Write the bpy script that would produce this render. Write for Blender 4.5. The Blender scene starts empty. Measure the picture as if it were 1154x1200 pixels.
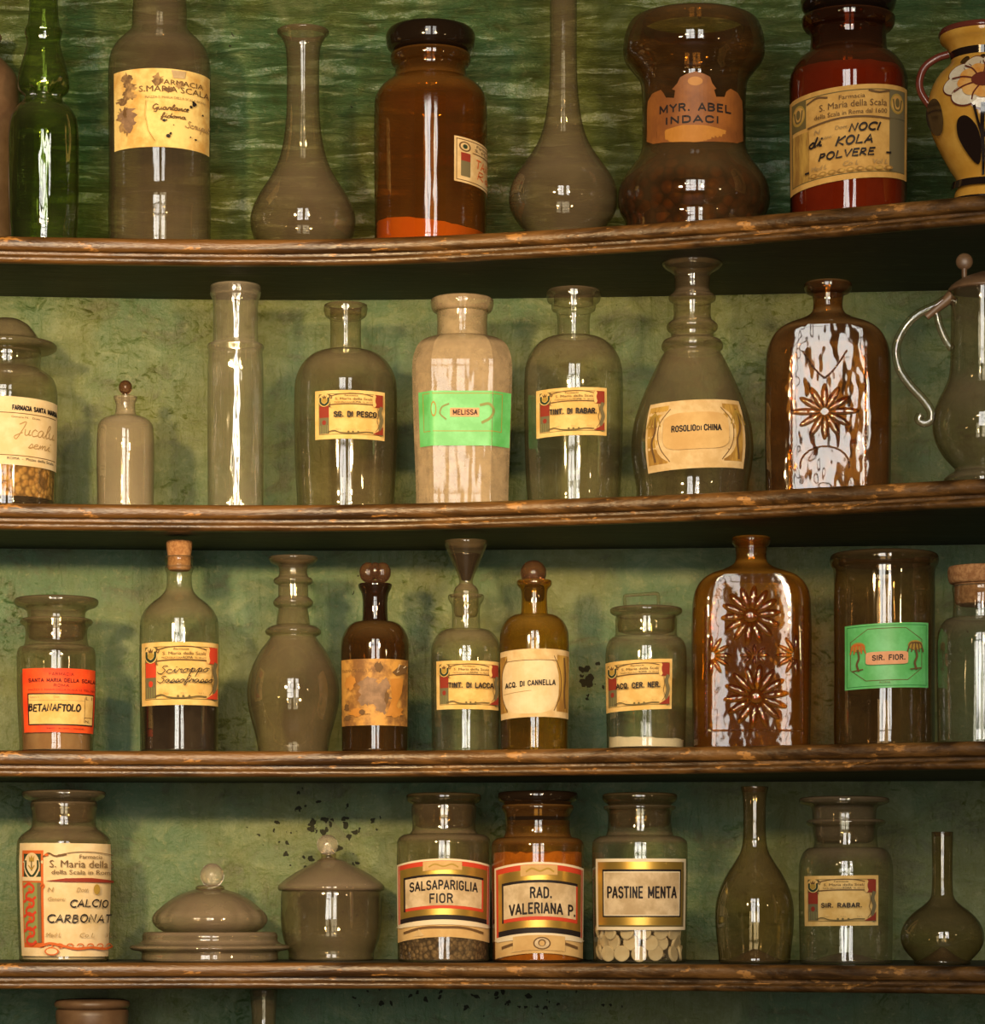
import bpy, bmesh, math, random
from mathutils import Vector, Matrix

# ------------------------------------------------------------------ camera, light, exposure
S = bpy.context.scene
COL = S.collection
F = 3678.0            # focal length in pixels of the 1154 x 1200 frame
HZ = 1060.0           # image row of the horizon (eye level)
CX = 577.0
D0 = 3.2              # metres from the eye to the shelf edge where it is farthest

cd = bpy.data.cameras.new('camera')
cam = bpy.data.objects.new('camera', cd)
COL.objects.link(cam)
cam.rotation_euler = (math.pi / 2, 0, 0)
cd.sensor_fit = 'HORIZONTAL'
cd.sensor_width = 36.0
cd.lens = 36.0 * F / 1154.0
cd.shift_y = (HZ - 600.0) / 1154.0
cd.clip_start = 0.05
S.camera = cam

w = bpy.data.worlds.new('room_gloom')
S.world = w
w.use_nodes = True
w.node_tree.nodes['Background'].inputs[0].default_value = (1.0, 0.72, 0.38, 1)
w.node_tree.nodes['Background'].inputs[1].default_value = 0.03


def aim(o, target):
    d = Vector(target) - o.location
    o.rotation_euler = d.to_track_quat('-Z', 'Y').to_euler()


def spot(name, loc, target, power, color, size_deg, radius, blend=1.0):
    l = bpy.data.lights.new(name, 'SPOT')
    l.energy = power
    l.color = color
    l.spot_size = math.radians(size_deg)
    l.spot_blend = blend
    l.shadow_soft_size = radius
    o = bpy.data.objects.new(name, l)
    o.location = loc
    aim(o, target)
    COL.objects.link(o)


def bulb(name, loc, power, color, radius):
    l = bpy.data.lights.new(name, 'POINT')
    l.energy = power
    l.color = color
    l.shadow_soft_size = radius
    o = bpy.data.objects.new(name, l)
    o.location = loc
    COL.objects.link(o)


def window_light(name, x0, x1, z0, z1, y, power, color):
    l = bpy.data.lights.new(name, 'AREA')
    l.shape = 'RECTANGLE'
    l.size = x1 - x0
    l.size_y = z1 - z0
    l.energy = power
    l.color = color
    o = bpy.data.objects.new(name, l)
    o.location = ((x0 + x1) / 2, y, (z0 + z1) / 2)
    o.rotation_euler = (math.pi / 2, 0, 0)
    aim(o, (o.location.x, y + 1, o.location.z))
    COL.objects.link(o)


WARM = (1.0, 0.69, 0.33)
COOL = (1.0, 0.96, 0.88)
spot('spot_lamp', (-0.80, 0.95, 0.62), (-0.40, 3.3, 0.42), 190.0, WARM, 44, 0.07)
spot('spot_lamp', (0.55, 0.90, 0.60), (-0.20, 3.3, 0.42), 110.0, WARM, 38, 0.07)
bulb('ceiling_lamp', (0.55, 0.7, 0.85), 7.0, WARM, 0.035)
bulb('ceiling_lamp', (-0.55, 0.55, 1.0), 7.0, WARM, 0.035)
bulb('ceiling_lamp', (-0.40, 0.55, 1.0), 6.0, WARM, 0.035)
bulb('wall_lamp', (1.5, 1.3, 0.45), 4.0, WARM, 0.04)
WINDOWS = ((-0.95, 0.02), (0.45, 1.05))
WIN_Z = (-0.35, 2.05)
WIN_Y = -1.0
for wx0, wx1 in WINDOWS:
    window_light('window_daylight', wx0, wx1, WIN_Z[0], WIN_Z[1], WIN_Y - 0.10, 27.0 * (wx1 - wx0) * (WIN_Z[1] - WIN_Z[0]), COOL)

S.view_settings.view_transform = 'Standard'
S.view_settings.look = 'None'
S.view_settings.gamma = 1.0
S.view_settings.use_curve_mapping = False
S.view_settings.exposure = 0.05
S.cycles.transparent_max_bounces = 24
S.cycles.max_bounces = 10

rng = random.Random(7)


# ------------------------------------------------------------------ materials
def srgb(r, g, b):
    f = lambda c: (c / 255 / 12.92) if c / 255 <= 0.04045 else ((c / 255 + 0.055) / 1.055) ** 2.4
    return (f(r), f(g), f(b), 1.0)


class NT:
    """small helper around a material's node tree"""

    def __init__(self, name):
        self.m = bpy.data.materials.new(name)
        self.m.use_nodes = True
        self.t = self.m.node_tree
        self.t.nodes.clear()
        self.out = self.t.nodes.new('ShaderNodeOutputMaterial')

    def n(self, kind, **kw):
        x = self.t.nodes.new(kind)
        for k, v in kw.items():
            setattr(x, k, v)
        return x

    def set(self, node, key, v):
        if hasattr(v, 'links') or isinstance(v, bpy.types.NodeSocket):
            self.t.links.new(v, node.inputs[key])
        else:
            node.inputs[key].default_value = v

    def math(self, op, a, b=0.0, c=0.0, clamp=False):
        x = self.n('ShaderNodeMath', operation=op, use_clamp=clamp)
        self.set(x, 0, a)
        self.set(x, 1, b)
        self.set(x, 2, c)
        return x.outputs[0]

    def mix(self, fac, a, b):
        x = self.n('ShaderNodeMix', data_type='RGBA')
        self.set(x, 'Factor', fac)
        self.set(x, 6, a)
        self.set(x, 7, b)
        return x.outputs[2]

    def coords(self, kind='Object', scale=(1, 1, 1)):
        tc = self.n('ShaderNodeTexCoord')
        mp = self.n('ShaderNodeMapping')
        self.t.links.new(tc.outputs[kind], mp.inputs['Vector'])
        mp.inputs['Scale'].default_value = scale
        return mp.outputs[0]

    def noise(self, vec, scale, detail=3.0, rough=0.55, dist=0.0):
        x = self.n('ShaderNodeTexNoise')
        self.set(x, 'Vector', vec)
        self.set(x, 'Scale', scale)
        self.set(x, 'Detail', detail)
        self.set(x, 'Roughness', rough)
        self.set(x, 'Distortion', dist)
        return x.outputs[0]

    def ramp(self, fac, lo, hi):
        x = self.n('ShaderNodeMapRange', interpolation_type='SMOOTHSTEP')
        self.set(x, 0, fac)
        self.set(x, 1, lo)
        self.set(x, 2, hi)
        return x.outputs[0]

    def bump(self, h, strength, dist):
        x = self.n('ShaderNodeBump')
        self.set(x, 'Height', h)
        self.set(x, 'Strength', strength)
        self.set(x, 'Distance', dist)
        return x.outputs[0]

    def principled(self, col, rough=0.5, metal=0.0, normal=None, spec=0.5, coat=0.0):
        p = self.n('ShaderNodeBsdfPrincipled')
        self.set(p, 'Base Color', col)
        self.set(p, 'Roughness', rough)
        self.set(p, 'Metallic', metal)
        self.set(p, 'Specular IOR Level', spec)
        self.set(p, 'Coat Weight', coat)
        if normal is not None:
            self.set(p, 'Normal', normal)
        self.t.links.new(p.outputs[0], self.out.inputs[0])
        return self.m


def thin_glass(name, tint, dust=(0.26, 0.19, 0.12, 1), d0=0.2, d_up=0.5, d_noise=0.25, f0=0.075, rough=0.05,
               wav=0.10, nscale=14.0, sstr=(60, 60, 9)):
    """blown glass shell: clear or tinted, dusty where dust can lie, mirror-like at its skin"""
    q = NT(name)
    lw = q.n('ShaderNodeLayerWeight')
    lw.inputs[0].default_value = 0.5
    fac = lw.outputs['Facing']
    geo = q.n('ShaderNodeNewGeometry')
    sep = q.n('ShaderNodeSeparateXYZ')
    q.t.links.new(geo.outputs['Normal'], sep.inputs[0])
    sign = q.math('MULTIPLY_ADD', geo.outputs['Backfacing'], -2.0, 1.0)
    up = q.math('MAXIMUM', q.math('MULTIPLY', sep.outputs[2], sign), 0.0)
    up = q.ramp(up, 0.0, 0.75)
    vec = q.coords('Object')
    n1 = q.noise(vec, nscale, 4.0, 0.6)
    stre = q.noise(q.coords('Object', sstr), 1.0, 2.0)
    dn = q.ramp(n1, 0.38, 0.72)
    d = q.math('MULTIPLY_ADD', up, d_up, d0)
    d = q.math('MULTIPLY_ADD', dn, d_noise, d)
    e2 = q.math('POWER', fac, 2.5)
    d = q.math('MULTIPLY', q.math('MULTIPLY', d, 0.80), q.math('MULTIPLY_ADD', e2, -0.65, 1.0), clamp=True)
    tint2 = tuple(c ** 3.0 * 0.42 for c in tint[:3]) + (1,)
    tcol = q.mix(e2, tint, tint2)
    tr = q.n('ShaderNodeBsdfTransparent')
    q.set(tr, 0, tcol)
    df = q.n('ShaderNodeBsdfDiffuse')
    q.set(df, 0, dust)
    m1 = q.n('ShaderNodeMixShader')
    q.set(m1, 0, d)
    q.t.links.new(tr.outputs[0], m1.inputs[1])
    q.t.links.new(df.outputs[0], m1.inputs[2])
    gl = q.n('ShaderNodeBsdfGlossy')
    gl.inputs[0].default_value = (1, 1, 1, 1)
    q.set(gl, 'Roughness', rough)
    q.set(gl, 'Normal', q.bump(stre, wav, 0.004))
    fr = q.math('MULTIPLY_ADD', q.math('POWER', fac, 4.0), 0.45, f0)
    m2 = q.n('ShaderNodeMixShader')
    q.set(m2, 0, fr)
    q.t.links.new(m1.outputs[0], m2.inputs[1])
    q.t.links.new(gl.outputs[0], m2.inputs[2])
    q.t.links.new(m2.outputs[0], q.out.inputs[0])
    return q.m


def mottled(name, c1, c2, scale=40.0, rough=0.7, bump=0.0, lo=0.35, hi=0.68, spec=0.4, bscale=None, dist=0.001, stretch=(1, 1, 1)):
    q = NT(name)
    v = q.coords('Object', stretch)
    n = q.noise(v, scale, 5.0, 0.62)
    col = q.mix(q.ramp(n, lo, hi), c1, c2)
    nr = q.bump(q.noise(v, bscale or scale * 2, 4.0), bump, dist) if bump else None
    return q.principled(col, rough, 0.0, nr, spec)


def flat(name, c, rough=0.75, metal=0.0, spec=0.3):
    q = NT(name)
    return q.principled(c, rough, metal, None, spec)


M = {}
M['clear'] = thin_glass('clear_dusty_glass', (0.93, 0.92, 0.84, 1), d0=0.04, d_up=0.42, d_noise=0.14)
M['grey'] = thin_glass('grey_dusty_glass', (0.86, 0.82, 0.70, 1), d0=0.09, d_up=0.40, d_noise=0.14)
M['haze'] = thin_glass('hazy_glass', (0.80, 0.75, 0.62, 1), dust=(0.225, 0.17, 0.11, 1), d0=0.22, d_up=0.34, d_noise=0.14)
M['milk'] = thin_glass('frosted_old_glass', (0.80, 0.76, 0.66, 1), dust=(0.38, 0.29, 0.20, 1), d0=0.36, d_up=0.25, d_noise=0.15)
M['cleanish'] = thin_glass('thick_clear_glass', (0.93, 0.92, 0.86, 1), dust=(0.48, 0.40, 0.29, 1), d0=0.15, d_up=0.35, d_noise=0.20, f0=0.16, wav=1.0)
M['frost'] = thin_glass('pale_frosted_glass', (0.84, 0.80, 0.70, 1), dust=(0.46, 0.37, 0.26, 1), d0=0.40, d_up=0.2, d_noise=0.15)
M['pow'] = thin_glass('powder_coated_glass', (0.85, 0.80, 0.70, 1), dust=(0.55, 0.41, 0.25, 1), d0=0.45, d_up=0.2, d_noise=0.35, nscale=50, f0=0.04)
M['green'] = thin_glass('green_bottle_glass', (0.50, 0.62, 0.20, 1), dust=(0.10, 0.12, 0.04, 1), d0=0.06, d_up=0.25, d_noise=0.12, f0=0.11, wav=0.8)
M['amber'] = thin_glass('amber_glass', (0.66, 0.33, 0.07, 1), dust=(0.24, 0.10, 0.018, 1), d0=0.16, d_up=0.45, d_noise=0.1, f0=0.075)
M['brown'] = thin_glass('brown_glass', (0.44, 0.22, 0.06, 1), dust=(0.15, 0.085, 0.03, 1), d0=0.10, d_up=0.42, d_noise=0.14, f0=0.075)
M['waist'] = thin_glass('brown_waisted_glass', (0.62, 0.36, 0.12, 1), dust=(0.17, 0.105, 0.045, 1), d0=0.10, d_up=0.45, d_noise=0.2, f0=0.075)
M['olive'] = thin_glass('yellow_brown_glass', (0.86, 0.60, 0.12, 1), dust=(0.26, 0.15, 0.03, 1), d0=0.10, d_up=0.40, d_noise=0.1, f0=0.08)
M['red'] = thin_glass('red_amber_glass', (0.55, 0.17, 0.03, 1), dust=(0.18, 0.06, 0.02, 1), d0=0.10, d_up=0.35, d_noise=0.1, f0=0.065)
M['orange'] = thin_glass('orange_amber_glass', (0.92, 0.60, 0.22, 1), dust=(0.28, 0.14, 0.04, 1), d0=0.10, d_up=0.35, d_noise=0.1, f0=0.065)
M['mould'] = thin_glass('moulded_amber_glass', (0.66, 0.38, 0.12, 1), dust=(0.22, 0.13, 0.05, 1), d0=0.08, d_up=0.50, d_noise=0.14, f0=0.065, wav=0.40, rough=0.05, sstr=(38, 38, 20))
M['mould2'] = thin_glass('moulded_honey_glass', (0.82, 0.48, 0.09, 1), dust=(0.27, 0.135, 0.022, 1), d0=0.10, d_up=0.50, d_noise=0.10, f0=0.05, wav=0.16, rough=0.06, sstr=(50, 50, 36))
M['smoke'] = thin_glass('smoky_brown_glass', (0.80, 0.70, 0.50, 1), dust=(0.16, 0.115, 0.06, 1), d0=0.07, d_up=0.32, d_noise=0.12)
M['umber'] = thin_glass('umber_cylinder_glass', (0.70, 0.55, 0.36, 1), dust=(0.16, 0.11, 0.055, 1), d0=0.09, d_up=0.3, d_noise=0.12)
M['dark'] = flat('near_black_glass', (0.012, 0.007, 0.004, 1), 0.08, spec=0.6)
M['darkbrown'] = thin_glass('dark_brown_neck_glass', (0.16, 0.05, 0.02, 1), dust=(0.06, 0.03, 0.015, 1), d0=0.15, d_up=0.3, f0=0.09)
M['liquid'] = flat('dark_syrup', (0.010, 0.006, 0.006, 1), 0.05, spec=0.5)
M['cork'] = mottled('cork', (0.30, 0.13, 0.045, 1), (0.52, 0.27, 0.11, 1), 260, 0.85, 0.5, bscale=420)
M['corn'] = None


def grains(name, c1, c2, scale, rough=0.75):
    q = NT(name)
    v = q.coords('Object')
    vo = q.n('ShaderNodeTexVoronoi')
    q.set(vo, 'Vector', v)
    q.set(vo, 'Scale', scale)
    sepc = q.n('ShaderNodeSeparateColor')
    q.t.links.new(vo.outputs['Color'], sepc.inputs[0])
    col = q.mix(sepc.outputs[0], c1, c2)
    col = q.mix(q.ramp(vo.outputs['Distance'], 0.35, 0.75), col, tuple(c * 0.45 for c in c1[:3]) + (1,))
    inv = q.math('SUBTRACT', 1.0, vo.outputs['Distance'])
    return q.principled(col, rough, 0.0, q.bump(inv, 0.8, 0.003), 0.3)


M['corn'] = grains('golden_grain', (0.50, 0.24, 0.05, 1), (0.72, 0.42, 0.12, 1), 170)
M['herb'] = grains('dry_herb', (0.14, 0.09, 0.05, 1), (0.36, 0.25, 0.14, 1), 230)
M['resin'] = grains('dark_dried_fruit', (0.045, 0.026, 0.013, 1), (0.16, 0.09, 0.04, 1), 90, 0.4)
M['powder'] = mottled('white_powder', (0.78, 0.70, 0.54, 1), (0.88, 0.80, 0.64, 1), 60, 0.9)
M['melissa'] = mottled('grey_cream_powder', (0.42, 0.35, 0.27, 1), (0.74, 0.64, 0.48, 1), 90, 0.9, 0.3)
M['orangepow'] = mottled('orange_powder', (0.90, 0.48, 0.10, 1), (0.98, 0.62, 0.16, 1), 20, 0.9)
M['rootpow'] = mottled('orange_brown_root', (0.34, 0.19, 0.06, 1), (0.52, 0.32, 0.11, 1), 60, 0.85, 0.4)
M['redpow'] = mottled('red_brown_powder', (0.42, 0.20, 0.07, 1), (0.54, 0.28, 0.10, 1), 30, 0.9)
M['beta'] = mottled('tan_powder', (0.36, 0.20, 0.10, 1), (0.48, 0.30, 0.16, 1), 30, 0.9)
M['pastille'] = mottled('mint_pastille', (0.70, 0.55, 0.34, 1), (0.82, 0.68, 0.45, 1), 50, 0.8)
M['stone'] = mottled('brown_stoneware', (0.10, 0.055, 0.028, 1), (0.16, 0.095, 0.05, 1), 20, 0.4)
# paper and ink
M['paper'] = mottled('aged_yellow_paper', (0.70, 0.44, 0.13, 1), (0.84, 0.59, 0.23, 1), 55, 0.8)
M['paperwarm'] = mottled('orange_brown_paper', (0.56, 0.31, 0.075, 1), (0.70, 0.42, 0.12, 1), 50, 0.8)
M['paper2'] = mottled('cream_paper', (0.62, 0.42, 0.19, 1), (0.76, 0.57, 0.31, 1), 60, 0.8)
M['paper3'] = mottled('pale_paper', (0.72, 0.54, 0.29, 1), (0.82, 0.66, 0.42, 1), 40, 0.8)
M['tan'] = mottled('tan_paper', (0.60, 0.37, 0.14, 1), (0.70, 0.47, 0.20, 1), 40, 0.8)
M['tanlight'] = mottled('browned_paper', (0.50, 0.36, 0.20, 1), (0.74, 0.58, 0.37, 1), 45, 0.8)
M['ink'] = flat('black_ink', (0.018, 0.012, 0.012, 1), 0.6)
M['ink2'] = flat('brown_ink', (0.15, 0.08, 0.03, 1), 0.7)
M['faint'] = flat('faded_ink', (0.40, 0.26, 0.11, 1), 0.8)
M['redink'] = flat('dark_red_ink', (0.28, 0.035, 0.018, 1), 0.7)
M['redtext'] = flat('maroon_ink', (0.12, 0.006, 0.006, 1), 0.7)
M['brightred'] = flat('bright_red_ink', (0.62, 0.06, 0.025, 1), 0.6)
M['orangeink'] = flat('orange_red_ink', (0.62, 0.13, 0.025, 1), 0.7)
M['olivink'] = flat('olive_ink', (0.16, 0.12, 0.04, 1), 0.7)
M['greyink'] = flat('grey_green_ink', (0.17, 0.14, 0.07, 1), 0.7)
M['leafink'] = flat('leaf_green_ink', (0.27, 0.29, 0.10, 1), 0.7)
M['darkgreen'] = flat('dark_green_ink', (0.03, 0.05, 0.025, 1), 0.7)
M['redlabel'] = mottled('vermilion_paper', (0.80, 0.05, 0.012, 1), (0.90, 0.11, 0.02, 1), 30, 0.65)
M['greenlabel'] = mottled('bright_green_paper', (0.11, 0.50, 0.13, 1), (0.17, 0.62, 0.22, 1), 45, 0.45, spec=0.5)
M['greenline'] = flat('green_ink', (0.03, 0.22, 0.05, 1), 0.6)
M['ochreink'] = flat('ochre_ink', (0.42, 0.27, 0.05, 1), 0.7)
M['brownpanel'] = mottled('brown_print', (0.30, 0.15, 0.03, 1), (0.58, 0.35, 0.07, 1), 110, 0.75, stretch=(1, 1, 0.25))
M['pinklabel'] = mottled('pink_strip_paper', (0.78, 0.36, 0.18, 1), (0.86, 0.45, 0.24, 1), 60, 0.7)
M['gold'] = flat('gold_print', (0.62, 0.40, 0.09, 1), 0.36, 0.75)
M['whiteline'] = flat('cream_white_ink', (0.80, 0.68, 0.48, 1), 0.6)
M['stain'] = mottled('stained_paper', (0.62, 0.34, 0.08, 1), (0.90, 0.68, 0.26, 1), 28, 0.8, lo=0.3, hi=0.6)
M['smut'] = mottled('brown_stain', (0.16, 0.09, 0.04, 1), (0.44, 0.27, 0.11, 1), 90, 0.85, lo=0.4, hi=0.62)
M['brownlabel'] = mottled('decayed_brown_paper', (0.22, 0.10, 0.03, 1), (0.62, 0.32, 0.07, 1), 45, 0.6, lo=0.38, hi=0.62)
M['flake'] = mottled('grey_brown_scar', (0.20, 0.12, 0.07, 1), (0.36, 0.22, 0.13, 1), 60, 0.7)
M['jarlabel'] = mottled('rust_painted_label', (0.22, 0.075, 0.02, 1), (0.34, 0.12, 0.025, 1), 30, 0.5)
M['jarlabel2'] = mottled('orange_painted_label', (0.46, 0.19, 0.03, 1), (0.56, 0.25, 0.05, 1), 30, 0.5)
# vase
M['ochre'] = mottled('ochre_glaze', (0.62, 0.30, 0.04, 1), (0.74, 0.40, 0.07, 1), 30, 0.12, spec=0.6)
M['blackglaze'] = flat('black_brown_glaze', (0.016, 0.009, 0.007, 1), 0.10, spec=0.6)
M['redglaze'] = flat('red_brown_glaze', (0.16, 0.035, 0.02, 1), 0.12, spec=0.6)
M['whiteglaze'] = mottled('white_glaze', (0.75, 0.62, 0.42, 1), (0.88, 0.80, 0.62, 1), 60, 0.12, spec=0.6)
M['orangeglaze'] = mottled('orange_glaze', (0.75, 0.30, 0.05, 1), (0.85, 0.50, 0.16, 1), 60, 0.12, spec=0.6)
M['bronze'] = mottled('tarnished_pewter', (0.13, 0.07, 0.035, 1), (0.22, 0.13, 0.065, 1), 40, 0.38, spec=0.6)


def solid_glass(name, col, rough=0.03):
    q = NT(name)
    p = q.n('ShaderNodeBsdfPrincipled')
    q.set(p, 'Base Color', col)
    q.set(p, 'Roughness', rough)
    q.set(p, 'Transmission Weight', 0.8)
    q.set(p, 'IOR', 1.48)
    q.t.links.new(p.outputs[0], q.out.inputs[0])
    return q.m


M['solid'] = solid_glass('solid_clear_glass', (0.80, 0.70, 0.55, 1))
M['solidbrown'] = solid_glass('solid_warm_glass', (0.26, 0.13, 0.065, 1))


def wall_material():
    q = NT('green_brushed_plaster')
    tc = q.n('ShaderNodeTexCoord')
    ob = tc.outputs['Object']
    sep = q.n('ShaderNodeSeparateXYZ')
    q.t.links.new(ob, sep.inputs[0])
    big = q.noise(ob, 5.0, 4.0, 0.6)
    mid = q.noise(q.coords('Object', (1, 1, 1.5)), 20, 6.0, 0.68, 0.6)
    st = q.noise(q.coords('Object', (13, 13, 80)), 1.0, 6.0, 0.62, 0.5)
    br = q.noise(q.coords('Object', (110, 110, 22)), 1.0, 4.0, 0.6, 0.8)
    fine = q.noise(ob, 140, 4.0, 0.65)
    top = q.ramp(sep.outputs[2], 0.66, 0.70)
    col = q.mix(q.ramp(big, 0.38, 0.62), (0.118, 0.140, 0.028, 1), (0.066, 0.138, 0.050, 1))
    col = q.mix(q.math('MULTIPLY', q.ramp(mid, 0.50, 0.70), 0.60), col, (0.20, 0.24, 0.10, 1))
    col = q.mix(q.math('MULTIPLY', q.ramp(mid, 0.50, 0.30), 0.75), col, (0.060, 0.064, 0.012, 1))
    col = q.mix(q.math('MULTIPLY', q.ramp(fine, 0.56, 0.72), 0.35), col, (0.27, 0.28, 0.12, 1))
    col = q.mix(q.math('MULTIPLY', q.math('MULTIPLY', q.ramp(st, 0.48, 0.80), 0.35), top), col, (0.24, 0.26, 0.10, 1))
    # flaked holes: dark specks where the paint has come away
    vo = q.n('ShaderNodeTexVoronoi')
    dv = q.n('ShaderNodeVectorMath', operation='ADD')
    nz = q.n('ShaderNodeTexNoise')
    q.set(nz, 'Vector', ob)
    q.set(nz, 'Scale', 120.0)
    sc = q.n('ShaderNodeVectorMath', operation='SCALE')
    q.t.links.new(nz.outputs['Color'], sc.inputs[0])
    sc.inputs['Scale'].default_value = 0.012
    q.t.links.new(ob, dv.inputs[0])
    q.t.links.new(sc.outputs[0], dv.inputs[1])
    q.t.links.new(dv.outputs[0], vo.inputs['Vector'])
    vo.inputs['Scale'].default_value = 85.0
    gate = q.noise(ob, 16, 2.0)

    def near(px, py, rx, rz):
        k = 3.39 / F
        dx = q.math('DIVIDE', q.math('SUBTRACT', sep.outputs[0], (px - CX) * k), rx)
        dz = q.math('DIVIDE', q.math('SUBTRACT', sep.outputs[2], (HZ - py) * k), rz)
        r2 = q.math('ADD', q.math('MULTIPLY', dx, dx), q.math('MULTIPLY', dz, dz))
        return q.math('SUBTRACT', 1.0, r2, clamp=True)

    cl = q.math('MAXIMUM', near(375, 975, 0.085, 0.055), near(690, 800, 0.04, 0.03))
    cl = q.math('MAXIMUM', cl, q.math('MULTIPLY', near(560, 1172, 0.20, 0.02), 0.9))
    thr = q.math('MULTIPLY_ADD', q.ramp(gate, 0.62, 0.80), 0.16, 0.02)
    thr = q.math('MULTIPLY_ADD', cl, 0.36, thr)
    hole = q.math('LESS_THAN', vo.outputs['Distance'], thr)
    col = q.mix(q.math('MULTIPLY', hole, 0.92), col, (0.012, 0.010, 0.005, 1))
    # thicker brushwork above the top shelf
    rg = q.ramp(st, 0.40, 0.70)
    gouge = q.noise(q.coords('Object', (55, 55, 85)), 1.0, 5.0, 0.6, 1.6)
    gr = q.ramp(gouge, 0.55, 0.85)
    rough_zone = q.ramp(q.noise(ob, 7.0, 3.0), 0.45, 0.70)
    h = q.math('MULTIPLY', rg, q.math('MULTIPLY_ADD', top, 0.95, 0.015))
    h = q.math('MULTIPLY_ADD', q.math('MULTIPLY', gr, rough_zone), 0.35, h)
    h = q.math('MULTIPLY_ADD', mid, 0.42, h)
    h = q.math('MULTIPLY_ADD', fine, 0.20, h)
    h = q.math('MULTIPLY_ADD', br, 0.24, h)
    h = q.math('SUBTRACT', h, q.math('MULTIPLY', hole, 0.4))
    return q.principled(col, q.math('MULTIPLY_ADD', hole, 0.4, q.math('MULTIPLY_ADD', top, -0.15, 0.50)), 0.0, q.bump(h, 0.9, 0.0075), 0.5)


M['wall'] = wall_material()


def wood_material(name, c1, c2, rough):
    q = NT(name)
    g = q.noise(q.coords('Object', (5, 40, 60)), 1.0, 6.0, 0.65, 0.6)
    chip = q.noise(q.coords('Object', (30, 60, 90)), 1.0, 4.0, 0.7)
    col = q.mix(q.ramp(g, 0.34, 0.68), c1, c2)
    col = q.mix(q.math('MULTIPLY', q.ramp(chip, 0.60, 0.67), 0.85), col, tuple(min(1.0, c * 2.4) for c in c2[:3]) + (1,))
    r = q.math('MULTIPLY_ADD', g, 0.25, rough)
    h = q.math('ADD', g, q.math('MULTIPLY', chip, 0.7))
    return q.principled(col, r, 0.0, q.bump(h, 0.5, 0.0025), 0.6)


M['moulding'] = wood_material('worn_brown_varnish', (0.036, 0.016, 0.004, 1), (0.20, 0.092, 0.022, 1), 0.20)
M['board'] = wood_material('dark_green_brown_board', (0.010, 0.009, 0.004, 1), (0.022, 0.018, 0.008, 1), 0.5)
M['floorwood'] = wood_material('dark_floor_boards', (0.05, 0.025, 0.010, 1), (0.12, 0.06, 0.025, 1), 0.35)
M['roomwall'] = flat('dim_ochre_room_wall', (0.20, 0.13, 0.06, 1), 0.8)
M['windowwood'] = flat('dark_window_wood', (0.05, 0.03, 0.015, 1), 0.5)


# ------------------------------------------------------------------ object helpers
def link_mesh(name, verts, faces, mats, parent=None, fmat=None, smooth=True, sharp=38, loc=None):
    me = bpy.data.meshes.new(name)
    me.from_pydata([tuple(v) for v in verts], [], faces)
    if not isinstance(mats, (list, tuple)):
        mats = [mats]
    for m in mats:
        me.materials.append(m)
    if fmat:
        me.polygons.foreach_set('material_index', fmat)
    if smooth:
        me.polygons.foreach_set('use_smooth', [True] * len(me.polygons))
        if sharp:
            me.set_sharp_from_angle(angle=math.radians(sharp))
    me.update()
    o = bpy.data.objects.new(name, me)
    COL.objects.link(o)
    if parent is not None:
        o.parent = parent
    if loc is not None:
        o.location = loc
    return o


def lerp_table(tab, x):
    if x <= tab[0][0]:
        a, b = tab[0], tab[1]
    elif x >= tab[-1][0]:
        a, b = tab[-2], tab[-1]
    else:
        for a, b in zip(tab, tab[1:]):
            if a[0] <= x <= b[0]:
                break
    t = (x - a[0]) / (b[0] - a[0]) if b[0] != a[0] else 0
    return a[1] + (b[1] - a[1]) * t


def smooth_table(tab, lo, hi, n=60, passes=14):
    xs = [lo + (hi - lo) * i / n for i in range(n + 1)]
    ys = [lerp_table(tab, x) for x in xs]
    for _ in range(passes):
        ys = [ys[0]] + [(ys[i - 1] + 2 * ys[i] + ys[i + 1]) / 4 for i in range(1, n)] + [ys[-1]]
    return list(zip(xs, ys))


# plan of the bowed shelves: distance of the front edge and of the wall along each direction of view
G_EDGE = smooth_table([(-260, 1.014), (10, 1.0047), (140, 1.002), (250, 1.0), (395, 1.0), (500, 1.004), (580, 1.0103), (680, 1.0173),
                       (780, 1.025), (840, 1.0314), (925, 1.040), (1040, 1.054), (1154, 1.067), (1420, 1.098)], -260, 1420)
W_BACK = smooth_table([(-260, 3.345), (10, 3.372), (250, 3.392), (400, 3.396), (780, 3.372), (1154, 3.335), (1420, 3.31)], -260, 1420)


def y_edge(px):
    return D0 / lerp_table(G_EDGE, px)


def y_wall(px):
    return lerp_table(W_BACK, px)


SHELF_PX = [280.0, 591.5, 880.0, 1128.0, 1420.0]
SHELF_Z = [(HZ - p) * D0 / F for p in SHELF_PX]


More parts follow.
